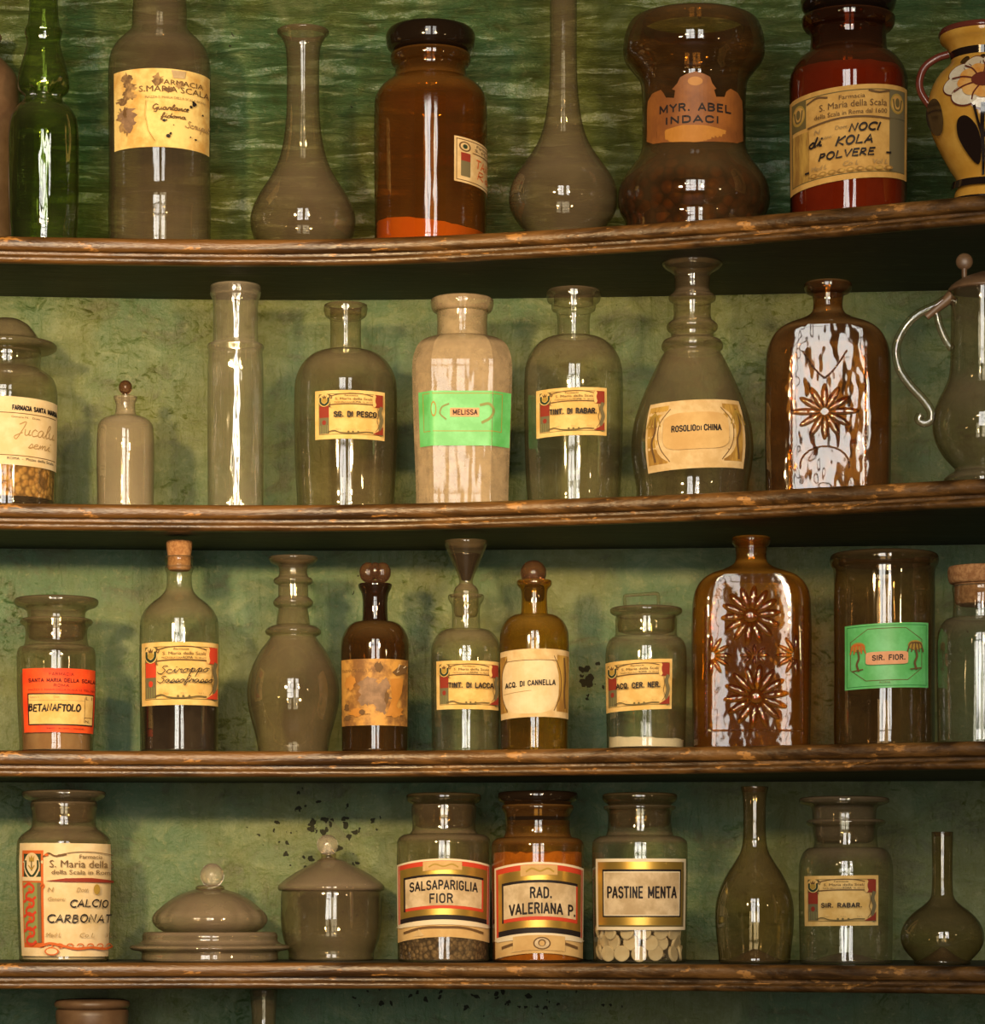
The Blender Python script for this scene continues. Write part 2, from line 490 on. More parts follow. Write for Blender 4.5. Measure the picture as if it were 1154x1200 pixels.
def chaikin(pts, it=2):
    """a smooth outline through the points (y, r); (y, r, 1) is a corner that stays sharp"""
    out, run = [], []

    def flush(run):
        if len(run) < 3:
            return run
        P = [Vector((q[0], q[1])) for q in run]
        P = [P[0] * 2 - P[1]] + P + [P[-1] * 2 - P[-2]]
        res = []
        for i in range(1, len(P) - 2):
            p0, p1, p2, p3 = P[i - 1:i + 3]
            t0 = 0.0
            t1 = t0 + max(1e-4, (p1 - p0).length ** 0.5)
            t2 = t1 + max(1e-4, (p2 - p1).length ** 0.5)
            t3 = t2 + max(1e-4, (p3 - p2).length ** 0.5)
            n = 4 if (p2 - p1).length > 3 else 3
            for k in range(n):
                u = t1 + (t2 - t1) * k / n
                a1 = p0 * ((t1 - u) / (t1 - t0)) + p1 * ((u - t0) / (t1 - t0))
                a2 = p1 * ((t2 - u) / (t2 - t1)) + p2 * ((u - t1) / (t2 - t1))
                a3 = p2 * ((t3 - u) / (t3 - t2)) + p3 * ((u - t2) / (t3 - t2))
                b1 = a1 * ((t2 - u) / (t2 - t0)) + a2 * ((u - t0) / (t2 - t0))
                b2 = a2 * ((t3 - u) / (t3 - t1)) + a3 * ((u - t1) / (t3 - t1))
                c = b1 * ((t2 - u) / (t2 - t1)) + b2 * ((u - t1) / (t2 - t1))
                res.append((c.x, max(0.5, c.y)))
        res.append((run[-1][0], run[-1][1]))
        return res
    for q in pts:
        run.append((q[0], q[1]))
        if len(q) > 2:
            out += flush(run)
            run = [(q[0], q[1])]
    out += flush(run)
    r = [out[0]]
    for q in out[1:]:
        if abs(q[0] - r[-1][0]) + abs(q[1] - r[-1][1]) > 1e-6:
            r.append(q)
    return r


def catmull(pts, n=8):
    P = [Vector(p) for p in pts]
    P = [P[0] * 2 - P[1]] + P + [P[-1] * 2 - P[-2]]
    out = []
    for i in range(1, len(P) - 2):
        a, b, c, d = P[i - 1:i + 3]
        for k in range(n):
            t = k / n
            out.append(0.5 * ((2 * b) + (c - a) * t + (2 * a - 5 * b + 4 * c - d) * t * t + (3 * b - a - 3 * c + d) * t ** 3))
    out.append(P[-2])
    return out


def sec_round(t, r):
    return r * math.sin(t), r * math.cos(t)


def sec_oct(w0, w1, flat_ratio):
    def f(t, r):
        s, c = abs(math.sin(t)), abs(math.cos(t))
        po = 1 / max(s, c, (s + c) / (1 + flat_ratio))
        u = min(1, max(0, (r - w0) / (w1 - w0)))
        u = u * u * (3 - 2 * u)
        q = r * (1 + (po - 1) * u)
        return q * math.sin(t), q * math.cos(t)
    c0 = math.atan(flat_ratio)
    key = sorted(k * math.pi / 2 + e for k in range(4) for e in (-c0, c0))
    key = sorted(a % (2 * math.pi) for a in key)
    f.angles = []
    for a, b in zip(key, key[1:] + [key[0] + 2 * math.pi]):
        f.angles += [a + (b - a) * i / 12 for i in range(12)]
    return f


def sec_flat(w0, w1, depth, n):
    def f(t, r):
        u = min(1, max(0, (r - w0) / (w1 - w0)))
        u = u * u * (3 - 2 * u)
        b = r * (1 - u) + min(r, depth) * u
        e = 2.0 / (2 + (n - 2) * u)
        s, c = math.sin(t), math.cos(t)
        return r * math.copysign(abs(s) ** e, s), b * math.copysign(abs(c) ** e, c)
    return f


class Thing:
    """an Empty on its shelf; its parts are measured in photo pixels at its own distance and turned to metres"""

    def __init__(s, name, label, cat, shelf, cx, rad, setback=0.022, group=None, turn=0.0):
        s.cx, s.shelf = cx, shelf
        s.Y = y_edge(cx) + setback + rad * D0 / F
        s.k = s.Y / F
        s.zb = SHELF_Z[shelf] + 0.0002
        a = (cx - CX) / F
        s.o = bpy.data.objects.new(name, None)
        s.o.empty_display_size = 0.03
        COL.objects.link(s.o)
        s.o.location = (a * s.Y, s.Y, s.zb)
        s.o.rotation_euler = (0, 0, -math.atan(a) + math.radians(turn))
        s.o['label'] = label
        s.o['category'] = cat
        if group:
            s.o['group'] = group
        s.ybase = HZ - s.zb / s.k
        s.sec = sec_round
        s.prof = None

    def z(s, y):
        return (HZ - y) * s.k - s.zb

    def zf(s, y, r):
        return (HZ - y) * (s.Y - r) / F - s.zb

    def pt(s, x, y, d=0.0):
        """photo pixel -> local point, d pixels nearer the viewer"""
        return Vector(((x - s.cx) * s.k, -d * s.k, s.z(y)))

    def lathe(s, name, prof, mat, base=True, sec=None, seg=72, it=2, remember=False, parent=None, cap=True, warp=None, label=None, dx=0.0):
        sec = sec or s.sec
        p = [q for q in prof if not base or q[0] < s.ybase - 3]
        if base:
            rl = p[-1][1]
            p = p + [(s.ybase - 3.5, rl), (s.ybase - 1.2, rl - 0.5), (s.ybase - 0.2, rl - 2.2), (s.ybase, rl - 6)]
        pr = chaikin(p, it)
        verts, faces = [], []
        ang = getattr(sec, 'angles', None) or [2 * math.pi * j / seg for j in range(seg)]
        seg = len(ang)
        for (y, r) in pr:
            for t in ang:
                x, d = sec(t, r * s.k)
                v = Vector((x + dx * s.k, -d, s.z(y)))
                if warp:
                    v = warp(v, t, y)
                verts.append(v)
        n = len(pr)
        for i in range(n - 1):
            for j in range(seg):
                a, b = i * seg + j, i * seg + (j + 1) % seg
                faces.append((a, a + seg, b + seg, b))
        if cap:
            faces.append(tuple((n - 1) * seg + j for j in range(seg))[::-1])
            if not base and pr[0][1] < 4:
                faces.append(tuple(j for j in range(seg)))
        o = link_mesh(name, verts, faces, mat, parent or s.o, sharp=24 if hasattr(sec, 'angles') else 38)
        bm = bmesh.new()
        bm.from_mesh(o.data)
        bmesh.ops.recalc_face_normals(bm, faces=bm.faces)
        # an open shell: make sure its skin looks outward
        f0 = max(bm.faces, key=lambda f: (f.calc_center_median().xy.length))
        if f0.normal.xy.dot(f0.calc_center_median().xy - Vector((dx * s.k, 0))) < 0:
            bmesh.ops.reverse_faces(bm, faces=bm.faces)
        bm.to_mesh(o.data)
        bm.free()
        if remember:
            s.prof = sorted((s.z(y), r * s.k) for y, r in pr)
            s.sec = sec
        if label:
            o['label'] = label
        return o

    def radius(s, z):
        return lerp_table(s.prof, z)

    def contents(s, name, label, cat, y_top, mat, inset=2.5, tilt=0.0, rough_top=1.0, base_gap=3.0, group=None, child=False, seg=48):
        """what fills the vessel up to row y_top: grains and powders are things of their own, a liquid moves with its bottle"""
        z0, z1 = base_gap * s.k, s.z(y_top)
        rings = 8
        verts, faces = [], []
        for i in range(rings + 1):
            z = z0 + (z1 - z0) * i / rings
            for j in range(seg):
                t = 2 * math.pi * j / seg
                r = max(0.5 * s.k, s.radius(z) - inset * s.k)
                x, d = s.sec(t, r)
                zz = z
                if i == rings:
                    zz += tilt * x + rough_top * s.k * rng.uniform(-1, 1)
                elif i == rings - 1:
                    zz += tilt * x * 0.6
                verts.append(Vector((x, -d, zz)))
        n = rings + 1
        for i in range(n - 1):
            for j in range(seg):
                a, b = i * seg + j, i * seg + (j + 1) % seg
                faces.append((a, b, b + seg, a + seg))
        verts.append(Vector((0, 0, z0)))
        verts.append(Vector((0, 0, z1 + rough_top * s.k)))
        for j in range(seg):
            faces.append((len(verts) - 2, (j + 1) % seg, j))
            faces.append((len(verts) - 1, (n - 1) * seg + j, (n - 1) * seg + (j + 1) % seg))
        o = link_mesh(name, verts, faces, mat, s.o if child else None)
        if not child:
            o.location = s.o.location
            o.rotation_euler = s.o.rotation_euler
            o['label'] = label
            o['category'] = cat
            o['kind'] = 'stuff'
            if group:
                o['group'] = group
        return o

    def tube(s, name, pts, r, mat, parent=None, n=10, seg=6, taper=None, label=None):
        P = catmull([tuple(p) for p in pts], seg)
        verts, faces = [], []
        up = Vector((0, -1, 0))
        for i, p in enumerate(P):
            t = (P[min(i + 1, len(P) - 1)] - P[max(i - 1, 0)]).normalized()
            a = t.cross(up)
            if a.length < 1e-4:
                a = t.cross(Vector((1, 0, 0)))
            a.normalize()
            b = a.cross(t).normalized()
            rr = r * s.k * (taper(i / (len(P) - 1)) if taper else 1.0)
            for j in range(n):
                q = 2 * math.pi * j / n
                verts.append(p + a * math.cos(q) * rr + b * math.sin(q) * rr)
        for i in range(len(P) - 1):
            for j in range(n):
                a, b = i * n + j, i * n + (j + 1) % n
                faces.append((a, b, b + n, a + n))
        faces.append(tuple(range(n))[::-1])
        faces.append(tuple((len(P) - 1) * n + j for j in range(n)))
        o = link_mesh(name, verts, faces, mat, parent or s.o)
        if label:
            o['label'] = label
        return o

    def ball(s, name, x, y, rx, ry, mat, parent=None, rd=None, d=0.0, seg=28, rings=16):
        verts, faces = [], []
        rd = rd or rx
        c = s.pt(x, y, d)
        for i in range(rings + 1):
            p = math.pi * i / rings
            for j in range(seg):
                t = 2 * math.pi * j / seg
                verts.append(c + Vector((rx * math.sin(p) * math.cos(t), rd * math.sin(p) * math.sin(t), ry * math.cos(p))) * s.k)
        for i in range(rings):
            for j in range(seg):
                a, b = i * seg + j, i * seg + (j + 1) % seg
                faces.append((a, a + seg, b + seg, b))
        o = link_mesh(name, verts, faces, mat, parent or s.o)
        bm = bmesh.new()
        bm.from_mesh(o.data)
        bmesh.ops.remove_doubles(bm, verts=bm.verts, dist=1e-6)
        bmesh.ops.recalc_face_normals(bm, faces=bm.faces)
        bm.to_mesh(o.data)
        bm.free()
        return o

    def front(s, x, z):
        """depth (towards the viewer) of the vessel's skin at local x, z"""
        r = s.radius(z)
        best = None
        lo, hi = -math.pi / 2, math.pi / 2
        for _ in range(40):
            m = (lo + hi) / 2
            if s.sec(m, r)[0] < x:
                lo = m
            else:
                hi = m
        return s.sec((lo + hi) / 2, r)[1]

    def petals(s, name, spec, mat, dep=2.2):
        """raised moulded leaves on the vessel's front: (x, y, angle, length, width)"""
        verts, faces = [], []
        seg, rings = 10, 8
        for (x, y, ang, L, W) in spec:
            ca, sa = math.cos(ang), math.sin(ang)
            b0 = len(verts)
            for i in range(rings + 1):
                p = math.pi * i / rings
                for j in range(seg):
                    t = 2 * math.pi * j / seg
                    u, v, h = L / 2 * math.cos(p), W / 2 * math.sin(p) * math.cos(t), dep * math.sin(p) * math.sin(t)
                    lx = (x - s.cx + u * ca - v * sa) * s.k
                    r0 = s.front(0, s.z(y))
                    lz = s.zf(y - (u * sa + v * ca), r0)
                    verts.append(Vector((lx, -(s.front(lx, lz)) - h * s.k, lz)))
            for i in range(rings):
                for j in range(seg):
                    a, b = b0 + i * seg + j, b0 + i * seg + (j + 1) % seg
                    faces.append((a, b, b + seg, a + seg))
        return link_mesh(name, verts, faces, mat, s.o, sharp=None)


# ------------------------------------------------------------------ lettering and printed labels
_tc = {}


def text_mesh(t, bold=0.0):
    bold = 0.0
    if (t, bold) in _tc:
        return _tc[(t, bold)]
    c = bpy.data.curves.new('lettering', 'FONT')
    c.body = t
    c.resolution_u = 2
    c.offset = bold
    o = bpy.data.objects.new('lettering', c)
    COL.objects.link(o)
    dg = bpy.context.evaluated_depsgraph_get()
    dg.update()
    ev = o.evaluated_get(dg)
    me = ev.to_mesh()
    vs = [(v.co.x, v.co.y) for v in me.vertices]
    fs = [tuple(p.vertices) for p in me.polygons]
    ev.to_mesh_clear()
    bpy.data.objects.remove(o)
    bpy.data.curves.remove(c)
    x0, x1 = min(v[0] for v in vs), max(v[0] for v in vs)
    y0, y1 = min(v[1] for v in vs), max(v[1] for v in vs)
    vs = [((x - x0) / (x1 - x0), (y - y0) / (y1 - y0)) for x, y in vs]
    _tc[(t, bold)] = (vs, fs)
    return vs, fs


def ring_pts(cx, cy, rx, ry, a0=0, a1=360, n=12):
    return [(cx + rx * math.cos(math.radians(a0 + (a1 - a0) * i / n)), cy + ry * math.sin(math.radians(a0 + (a1 - a0) * i / n))) for i in range(n + 1)]


HW = {  # pen strokes, one unit tall, y up; (strokes, advance)
    'N': ([[(0, 0), (.05, 1), (.5, 0), (.6, 1)]], .85), 'O': ([ring_pts(.32, .5, .32, .5, 90, 460)], .88), 'C': ([ring_pts(.4, .5, .4, .5, 50, 300)], .8),
    'I': ([[(.05, 0), (.12, 1)]], .36), 'K': ([[(0, 0), (.1, 1)], [(.62, 1), (.06, .45), (.6, 0)]], .82), 'L': ([[(.05, 1), (0, 0), (.5, .04)]], .72),
    'A': ([[(0, 0), (.35, 1), (.62, 0)], [(.12, .35), (.55, .35)]], .85), 'P': ([[(0, 0), (.06, 1), (.42, .95), (.48, .7), (.3, .5), (.04, .5)]], .7),
    'V': ([[(0, 1), (.25, 0), (.6, 1)]], .75), 'E': ([[(.5, 1), (.05, 1), (0, 0), (.5, 0)], [(.03, .52), (.4, .52)]], .7),
    'R': ([[(0, 0), (.06, 1), (.42, .95), (.46, .7), (.3, .52), (.04, .5), (.52, 0)]], .75),
    'B': ([[(0, 0), (.05, 1), (.4, .95), (.42, .7), (.05, .54), (.48, .45), (.5, .15), (.3, 0), (0, 0)]], .75),
    'T': ([[(0, 1), (.6, 1)], [(.3, 1), (.28, 0)]], .75), 'F': ([[(.5, 1), (.05, 1), (0, 0)], [(.03, .52), (.4, .52)]], .68), '-': ([[(.0, .4), (.4, .42)]], .6),
    'a': ([[(.34, .42), (.18, .5), (.02, .3), (.08, .05), (.24, .06), (.36, .42), (.36, .1), (.5, .02)]], .5), 'c': ([[(.34, .42), (.16, .5), (.02, .25), (.14, 0), (.42, .1)]], .42),
    'd': ([[(.34, .40), (.18, .5), (.02, .25), (.1, .0), (.28, .08), (.44, 1.0), (.36, .3), (.42, .0)]], .52), 'e': ([[(.02, .2), (.3, .34), (.22, .5), (.05, .35), (.1, .05), (.4, .1)]], .42),
    'f': ([[(.0, .1), (.25, .5), (.36, .95), (.22, 1.0), (.1, .2), (.02, -.4), (.14, -.35), (.2, .1), (.42, .2)]], .40), 'i': ([[(.0, .1), (.16, .5), (.14, .1), (.28, .05)], [(.2, .72), (.22, .78)]], .3),
    'l': ([[(.0, .1), (.26, .8), (.2, 1.0), (.1, .7), (.12, .05), (.3, .1)]], .3), 'm': ([[(.0, 0), (.08, .45), (.1, .1), (.25, .48), (.28, .05), (.32, .3), (.46, .48), (.5, .05), (.62, .1)]], .64),
    'n': ([[(.0, 0), (.08, .45), (.1, .1), (.28, .48), (.32, .05), (.46, .1)]], .48), 'o': ([[(.2, .5), (.02, .25), (.14, 0), (.34, .2), (.24, .48), (.44, .4)]], .44),
    'p': ([[(.0, .1), (.22, .55), (.04, -.6), (.2, .4), (.38, .42), (.36, .1), (.16, .05), (.46, .12)]], .5), 'r': ([[(.0, .05), (.14, .5), (.2, .42), (.34, .45), (.3, .05), (.44, .1)]], .42),
    's': ([[(.0, .05), (.2, .5), (.3, .2), (.18, 0), (.04, .06), (.4, .12)]], .38), 't': ([[(.0, .1), (.2, .8), (.12, .08), (.3, .08)], [(.02, .55), (.32, .58)]], .32),
    'u': ([[(.0, .45), (.06, .05), (.26, .1), (.32, .45), (.3, .08), (.46, .08)]], .48), 'S': ([[(.52, .95), (.3, 1.0), (.2, .75), (.42, .45), (.3, .05), (.02, .05), (-.1, .25)]], .55),
    'J': ([[(.1, .8), (.5, 1.0), (.3, .2), (.1, -.3), (-.05, -.1), (.4, .2)]], .55), 'G': ([[(.5, .85), (.25, 1.0), (.0, .5), (.2, .05), (.5, .4), (.42, -.3), (.2, -.3)]], .6), '.': ([[(0, 0), (.05, .03)]], .25), ' ': ([], .4),
}


def arc(cx, cy, rx, ry, a0, a1, n=10):
    return ring_pts(cx, cy, rx, ry, a0, a1, n)


BK = {  # narrow block capitals, 1 tall, .5 wide
    'A': ([[(0, 0), (.25, 1)], [(.25, 1), (.5, 0)], [(.1, .3), (.4, .3)]], .5),
    'B': ([[(.05, 0), (.05, 1)], [(.05, 1), (.25, 1)] + arc(.25, .77, .2, .23, 90, -90) + [(.05, .54)], arc(.25, .27, .22, .27, 90, -90) + [(.05, 0)]], .5),
    'C': ([arc(.25, .72, .21, .28, 10, 180) + arc(.25, .28, .21, .28, 180, 350)], .48),
    'D': ([[(.05, 0), (.05, 1)], [(.05, 1), (.2, 1)] + arc(.2, .7, .26, .3, 90, 0) + arc(.2, .3, .26, .3, 0, -90) + [(.05, 0)]], .5),
    'E': ([[(.05, 0), (.05, 1)], [(.05, 1), (.42, 1)], [(.05, .52), (.36, .52)], [(.05, 0), (.42, 0)]], .44),
    'F': ([[(.05, 0), (.05, 1)], [(.05, 1), (.42, 1)], [(.05, .52), (.36, .52)]], .42),
    'G': ([arc(.25, .72, .21, .28, 10, 180) + arc(.25, .28, .21, .28, 180, 360), [(.46, .28), (.46, .45)], [(.46, .45), (.28, .45)]], .5),
    'H': ([[(.05, 0), (.05, 1)], [(.45, 0), (.45, 1)], [(.05, .52), (.45, .52)]], .5),
    'I': ([[(.06, 0), (.06, 1)]], .12),
    'L': ([[(.05, 1), (.05, 0)], [(.05, 0), (.42, 0)]], .42),
    'M': ([[(.05, 0), (.05, 1)], [(.05, 1), (.31, .2)], [(.31, .2), (.57, 1)], [(.57, 1), (.57, 0)]], .62),
    'N': ([[(.05, 0), (.05, 1)], [(.05, 1), (.45, 0)], [(.45, 0), (.45, 1)]], .5),
    'O': ([arc(.25, .72, .21, .28, 0, 180) + arc(.25, .28, .21, .28, 180, 360) + [(.46, .72)]], .5),
    'P': ([[(.05, 0), (.05, 1)], [(.05, 1), (.25, 1)] + arc(.25, .74, .21, .26, 90, -90) + [(.05, .48)]], .46),
    'Q': ([arc(.25, .72, .21, .28, 0, 180) + arc(.25, .28, .21, .28, 180, 360) + [(.46, .72)], [(.28, .25), (.48, -.1)]], .5),
    'R': ([[(.05, 0), (.05, 1)], [(.05, 1), (.25, 1)] + arc(.25, .76, .2, .24, 90, -90) + [(.05, .52)], [(.27, .52), (.47, 0)]], .5),
    'S': ([arc(.25, .75, .2, .25, 20, 180) + arc(.25, .75, .2, .25, 180, 250, 4) + arc(.25, .26, .21, .26, 70, 0, 4) + arc(.25, .26, .21, .26, 0, -160)], .48),
    'T': ([[(.0, 1), (.46, 1)], [(.23, 1), (.23, 0)]], .46),
    'V': ([[(0, 1), (.24, 0)], [(.24, 0), (.48, 1)]], .48),
    'Y': ([[(0, 1), (.23, .5)], [(.46, 1), (.23, .5)], [(.23, .5), (.23, 0)]], .46),
    '.': ([[(.06, .0), (.06, .1)]], .13), ' ': ([], .30),
}


class Label:
    """a sheet of paper lying on a vessel's front: sheet coordinates u 0..1 to the right, v 0..1 downward"""

    def __init__(s, th, x0, x1, y0, y1, arch=0.0, tilt=0.0, wrap=None, tilt2=None):
        s.th = th
        zm = th.zf((y0 + y1) / 2, th.radius(th.z((y0 + y1) / 2)))
        R = th.radius(zm)
        s.R = R
        fr = th.sec(0, R)[1]
        s.z0, s.z1 = th.zf(y0, fr), th.zf(y1, fr)
        s.arch, s.tilt = arch * th.k, tilt * th.k
        s.tilt2 = s.tilt if tilt2 is None else tilt2 * th.k

        def theta(x):
            lo, hi = -math.pi / 2, math.pi / 2
            for _ in range(40):
                m = (lo + hi) / 2
                if th.sec(m, R)[0] < x:
                    lo = m
                else:
                    hi = m
            return (lo + hi) / 2
        xa = max(-0.985 * R, (x0 - th.cx) * th.k)
        xb = min(0.985 * R, (x1 - th.cx) * th.k)
        ta, tb = theta(xa), theta(xb)
        if wrap is not None:
            tb = math.radians(wrap)
        tab, L, pv = [], 0.0, None
        for i in range(81):
            t = ta + (tb - ta) * i / 80
            p = th.sec(t, R)
            if pv:
                L += math.hypot(p[0] - pv[0], p[1] - pv[1])
            tab.append([L, t])
            pv = p
        if wrap is None:
            xs0, xs1 = th.sec(ta, R)[0], th.sec(tb, R)[0]
            tab = [[0.25 * a + 0.75 * L * (th.sec(t, R)[0] - xs0) / (xs1 - xs0), t] for a, t in tab]
        s.W, s.H = L, s.z0 - s.z1
        s.tab = [(a / L, t) for a, t in tab]
        s.v, s.f, s.fm, s.mats = [], [], [], []
        s.layer = 0

    def mi(s, m):
        m = M[m]
        if m not in s.mats:
            s.mats.append(m)
        return s.mats.index(m)

    def at(s, u, v):
        t = lerp_table(s.tab, u)
        ti = s.tilt + (s.tilt2 - s.tilt) * v
        z = s.z0 + (s.z1 - s.z0) * v + s.arch * (1 - (2 * u - 1) ** 2) - s.arch + ti * (u - 0.5)
        r = s.th.radius(z)
        x, d = s.th.sec(t, r)
        q = 1 + (0.0003 + 0.00011 * s.layer) / max(r, 0.004)
        return Vector((x * q, -d * q, z))

    def tri(s, pts, faces, m):
        b = len(s.v)
        k = s.mi(m)
        for p in pts:
            s.v.append(s.at(*p))
        for f in faces:
            s.f.append(tuple(b + i for i in f))
            s.fm.append(k)

    def grid(s, u0, v0, u1, v1, m):
        n = max(2, int(abs(u1 - u0) * 26) + 1)
        k = max(1, int(abs(v1 - v0) * 6))
        pts = [(u0 + (u1 - u0) * i / n, v0 + (v1 - v0) * j / k) for j in range(k + 1) for i in range(n + 1)]
        fs = [(j * (n + 1) + i, (j + 1) * (n + 1) + i, (j + 1) * (n + 1) + i + 1, j * (n + 1) + i + 1) for j in range(k) for i in range(n)]
        s.tri(pts, fs, m)

    def rect(s, u0, v0, u1, v1, m):
        s.layer += 1
        s.grid(u0, v0, u1, v1, m)
        return s

    def frame(s, u0, v0, u1, v1, wd, m):
        s.layer += 1
        wu = wd * s.H / s.W
        s.grid(u0, v0, u1, v0 + wd, m)
        s.grid(u0, v1 - wd, u1, v1, m)
        s.grid(u0, v0 + wd, u0 + wu, v1 - wd, m)
        s.grid(u1 - wu, v0 + wd, u1, v1 - wd, m)
        return s

    def poly(s, pts, m):
        s.layer += 1
        us = sorted({round(p[0], 5) for p in pts})
        lo, hi = us[0], us[-1]
        us = sorted(set(us) | {lo + (hi - lo) * i / max(1, int((hi - lo) * 28)) for i in range(int((hi - lo) * 28) + 1)})
        E = list(zip(pts, list(pts[1:]) + [pts[0]]))
        vs, fs = [], []
        for a, b in zip(us, us[1:]):
            if b - a < 1e-6:
                continue
            mid = (a + b) / 2
            cut = []
            for p, q in E:
                if (p[0] - mid) * (q[0] - mid) < 0:
                    f = lambda u: p[1] + (q[1] - p[1]) * (u - p[0]) / (q[0] - p[0])
                    cut.append((f(mid), f(a), f(b)))
            cut.sort()
            for c0, c1 in zip(cut[::2], cut[1::2]):
                n = max(1, int((c1[0] - c0[0]) * 7))
                k = len(vs)
                for i in range(n + 1):
                    t = i / n
                    vs += [(a, c0[1] + (c1[1] - c0[1]) * t), (b, c0[2] + (c1[2] - c0[2]) * t)]
                fs += [(k + 2 * i, k + 2 * i + 2, k + 2 * i + 3, k + 2 * i + 1) for i in range(n)]
        s.tri(vs, fs, m)
        return s

    def blob(s, cu, cv, ru, rv, m, n=22, rough=.35, seed=0):
        r_ = random.Random(int(cu * 997 + cv * 331 + seed))
        return s.poly([(cu + ru * r_.uniform(1 - rough, 1 + rough) * math.cos(2 * math.pi * i / n), cv + rv * r_.uniform(1 - rough, 1 + rough) * math.sin(2 * math.pi * i / n)) for i in range(n)], m)

    def oval(s, cu, cv, ru, rv, m, power=2.0, n=28):
        e = 2 / power
        pts = []
        for i in range(n):
            a = 2 * math.pi * i / n
            c, d = math.cos(a), math.sin(a)
            pts.append((cu + ru * math.copysign(abs(c) ** e, c), cv + rv * math.copysign(abs(d) ** e, d)))
        return s.poly(pts, m)

    def line(s, pts, wd, m, bump=True):
        """a pen stroke; wd in sheet heights"""
        if bump:
            s.layer += 1
        asp = s.W / s.H
        if len(pts) == 2 and abs(pts[1][0] - pts[0][0]) > 0.06:
            n = int(abs(pts[1][0] - pts[0][0]) / 0.04) + 1
            pts = [(pts[0][0] + (pts[1][0] - pts[0][0]) * i / n, pts[0][1] + (pts[1][1] - pts[0][1]) * i / n) for i in range(n + 1)]
        P = [Vector((p[0] * asp, p[1])) for p in pts]
        out = []
        for i, p in enumerate(P):
            t = P[min(i + 1, len(P) - 1)] - P[max(i - 1, 0)]
            if t.length < 1e-9:
                t = Vector((1, 0))
            t.normalize()
            nn = Vector((-t.y, t.x)) * wd / 2
            e = t * wd * 0.3 * (-1 if i == 0 else 1 if i == len(P) - 1 else 0)
            for q in (p + e + nn, p + e - nn):
                out.append((q.x / asp, q.y))
        s.tri(out, [(2 * i, 2 * i + 1, 2 * i + 3, 2 * i + 2) for i in range(len(P) - 1)], m)
        return s

    def curve(s, pts, wd, m):
        return s.line([tuple(p) for p in catmull([(p[0], p[1], 0) for p in pts], 6)], wd, m)

    def text(s, t, u0, u1, v0, v1, m='ink', bold=0.0, shear=0.0, rise=0.0, bow=0.0):
        s.layer += 1
        vs, fs = text_mesh(t, bold)
        pts = []
        for x, y in vs:
            u = u0 + (u1 - u0) * x + shear * y * (v1 - v0) * s.H / s.W
            pts.append((u, v1 + (v0 - v1) * y - rise * x - bow * (1 - (2 * x - 1) ** 2)))
        s.tri(pts, fs, m)
        return s

    def block(s, t, u0, u1, v0, v1, m='ink', wd=0.20, rise=0.0):
        """printed narrow block capitals; wd is the stroke as a share of the letter height"""
        s.layer += 1
        gap = 0.17
        adv = sum(BK[c][1] + gap for c in t) - gap
        sx, hh = (u1 - u0) / adv, v1 - v0
        x = 0.0
        for c in t:
            for st in BK[c][0]:
                y0 = wd / 2
                pts = [(u0 + (x + p[0]) * sx, v1 - (y0 + p[1] * (1 - wd)) * hh - rise * (x + p[0]) / adv) for p in st]
                s.line(pts, wd * hh, m, bump=False)
            x += BK[c][1] + gap
        return s

    def pen(s, t, u0, u1, v0, v1, m='ink', wd=0.02, slant=0.2, rise=0.0, wob=0.0):
        """handwriting between u0 and u1, baseline v1, capital height up to v0"""
        s.layer += 1
        adv = sum(HW[c][1] for c in t)
        sx = (u1 - u0) / adv
        hh = v1 - v0
        x = 0
        for c in t:
            dy = rng.uniform(-wob, wob)
            for st in HW[c][0]:
                P = catmull([(p[0], p[1], 0) for p in st], 4) if c.islower() or c in 'OCSJG' else [Vector((p[0], p[1], 0)) for p in st]
                pts = []
                for p in P:
                    u = u0 + (x + p.x) * sx + slant * p.y * hh * s.H / s.W
                    pts.append((u, v1 - p.y * hh - rise * (x + p.x) / adv + dy))
                s.line(pts, wd, m, bump=False)
            x += HW[c][1]
        return s

    def done(s, name='paper_label', label=None):
        o = link_mesh(name, s.v, s.f, s.mats, s.th.o, s.fm, True, None)
        if label:
            o['label'] = label
        return o


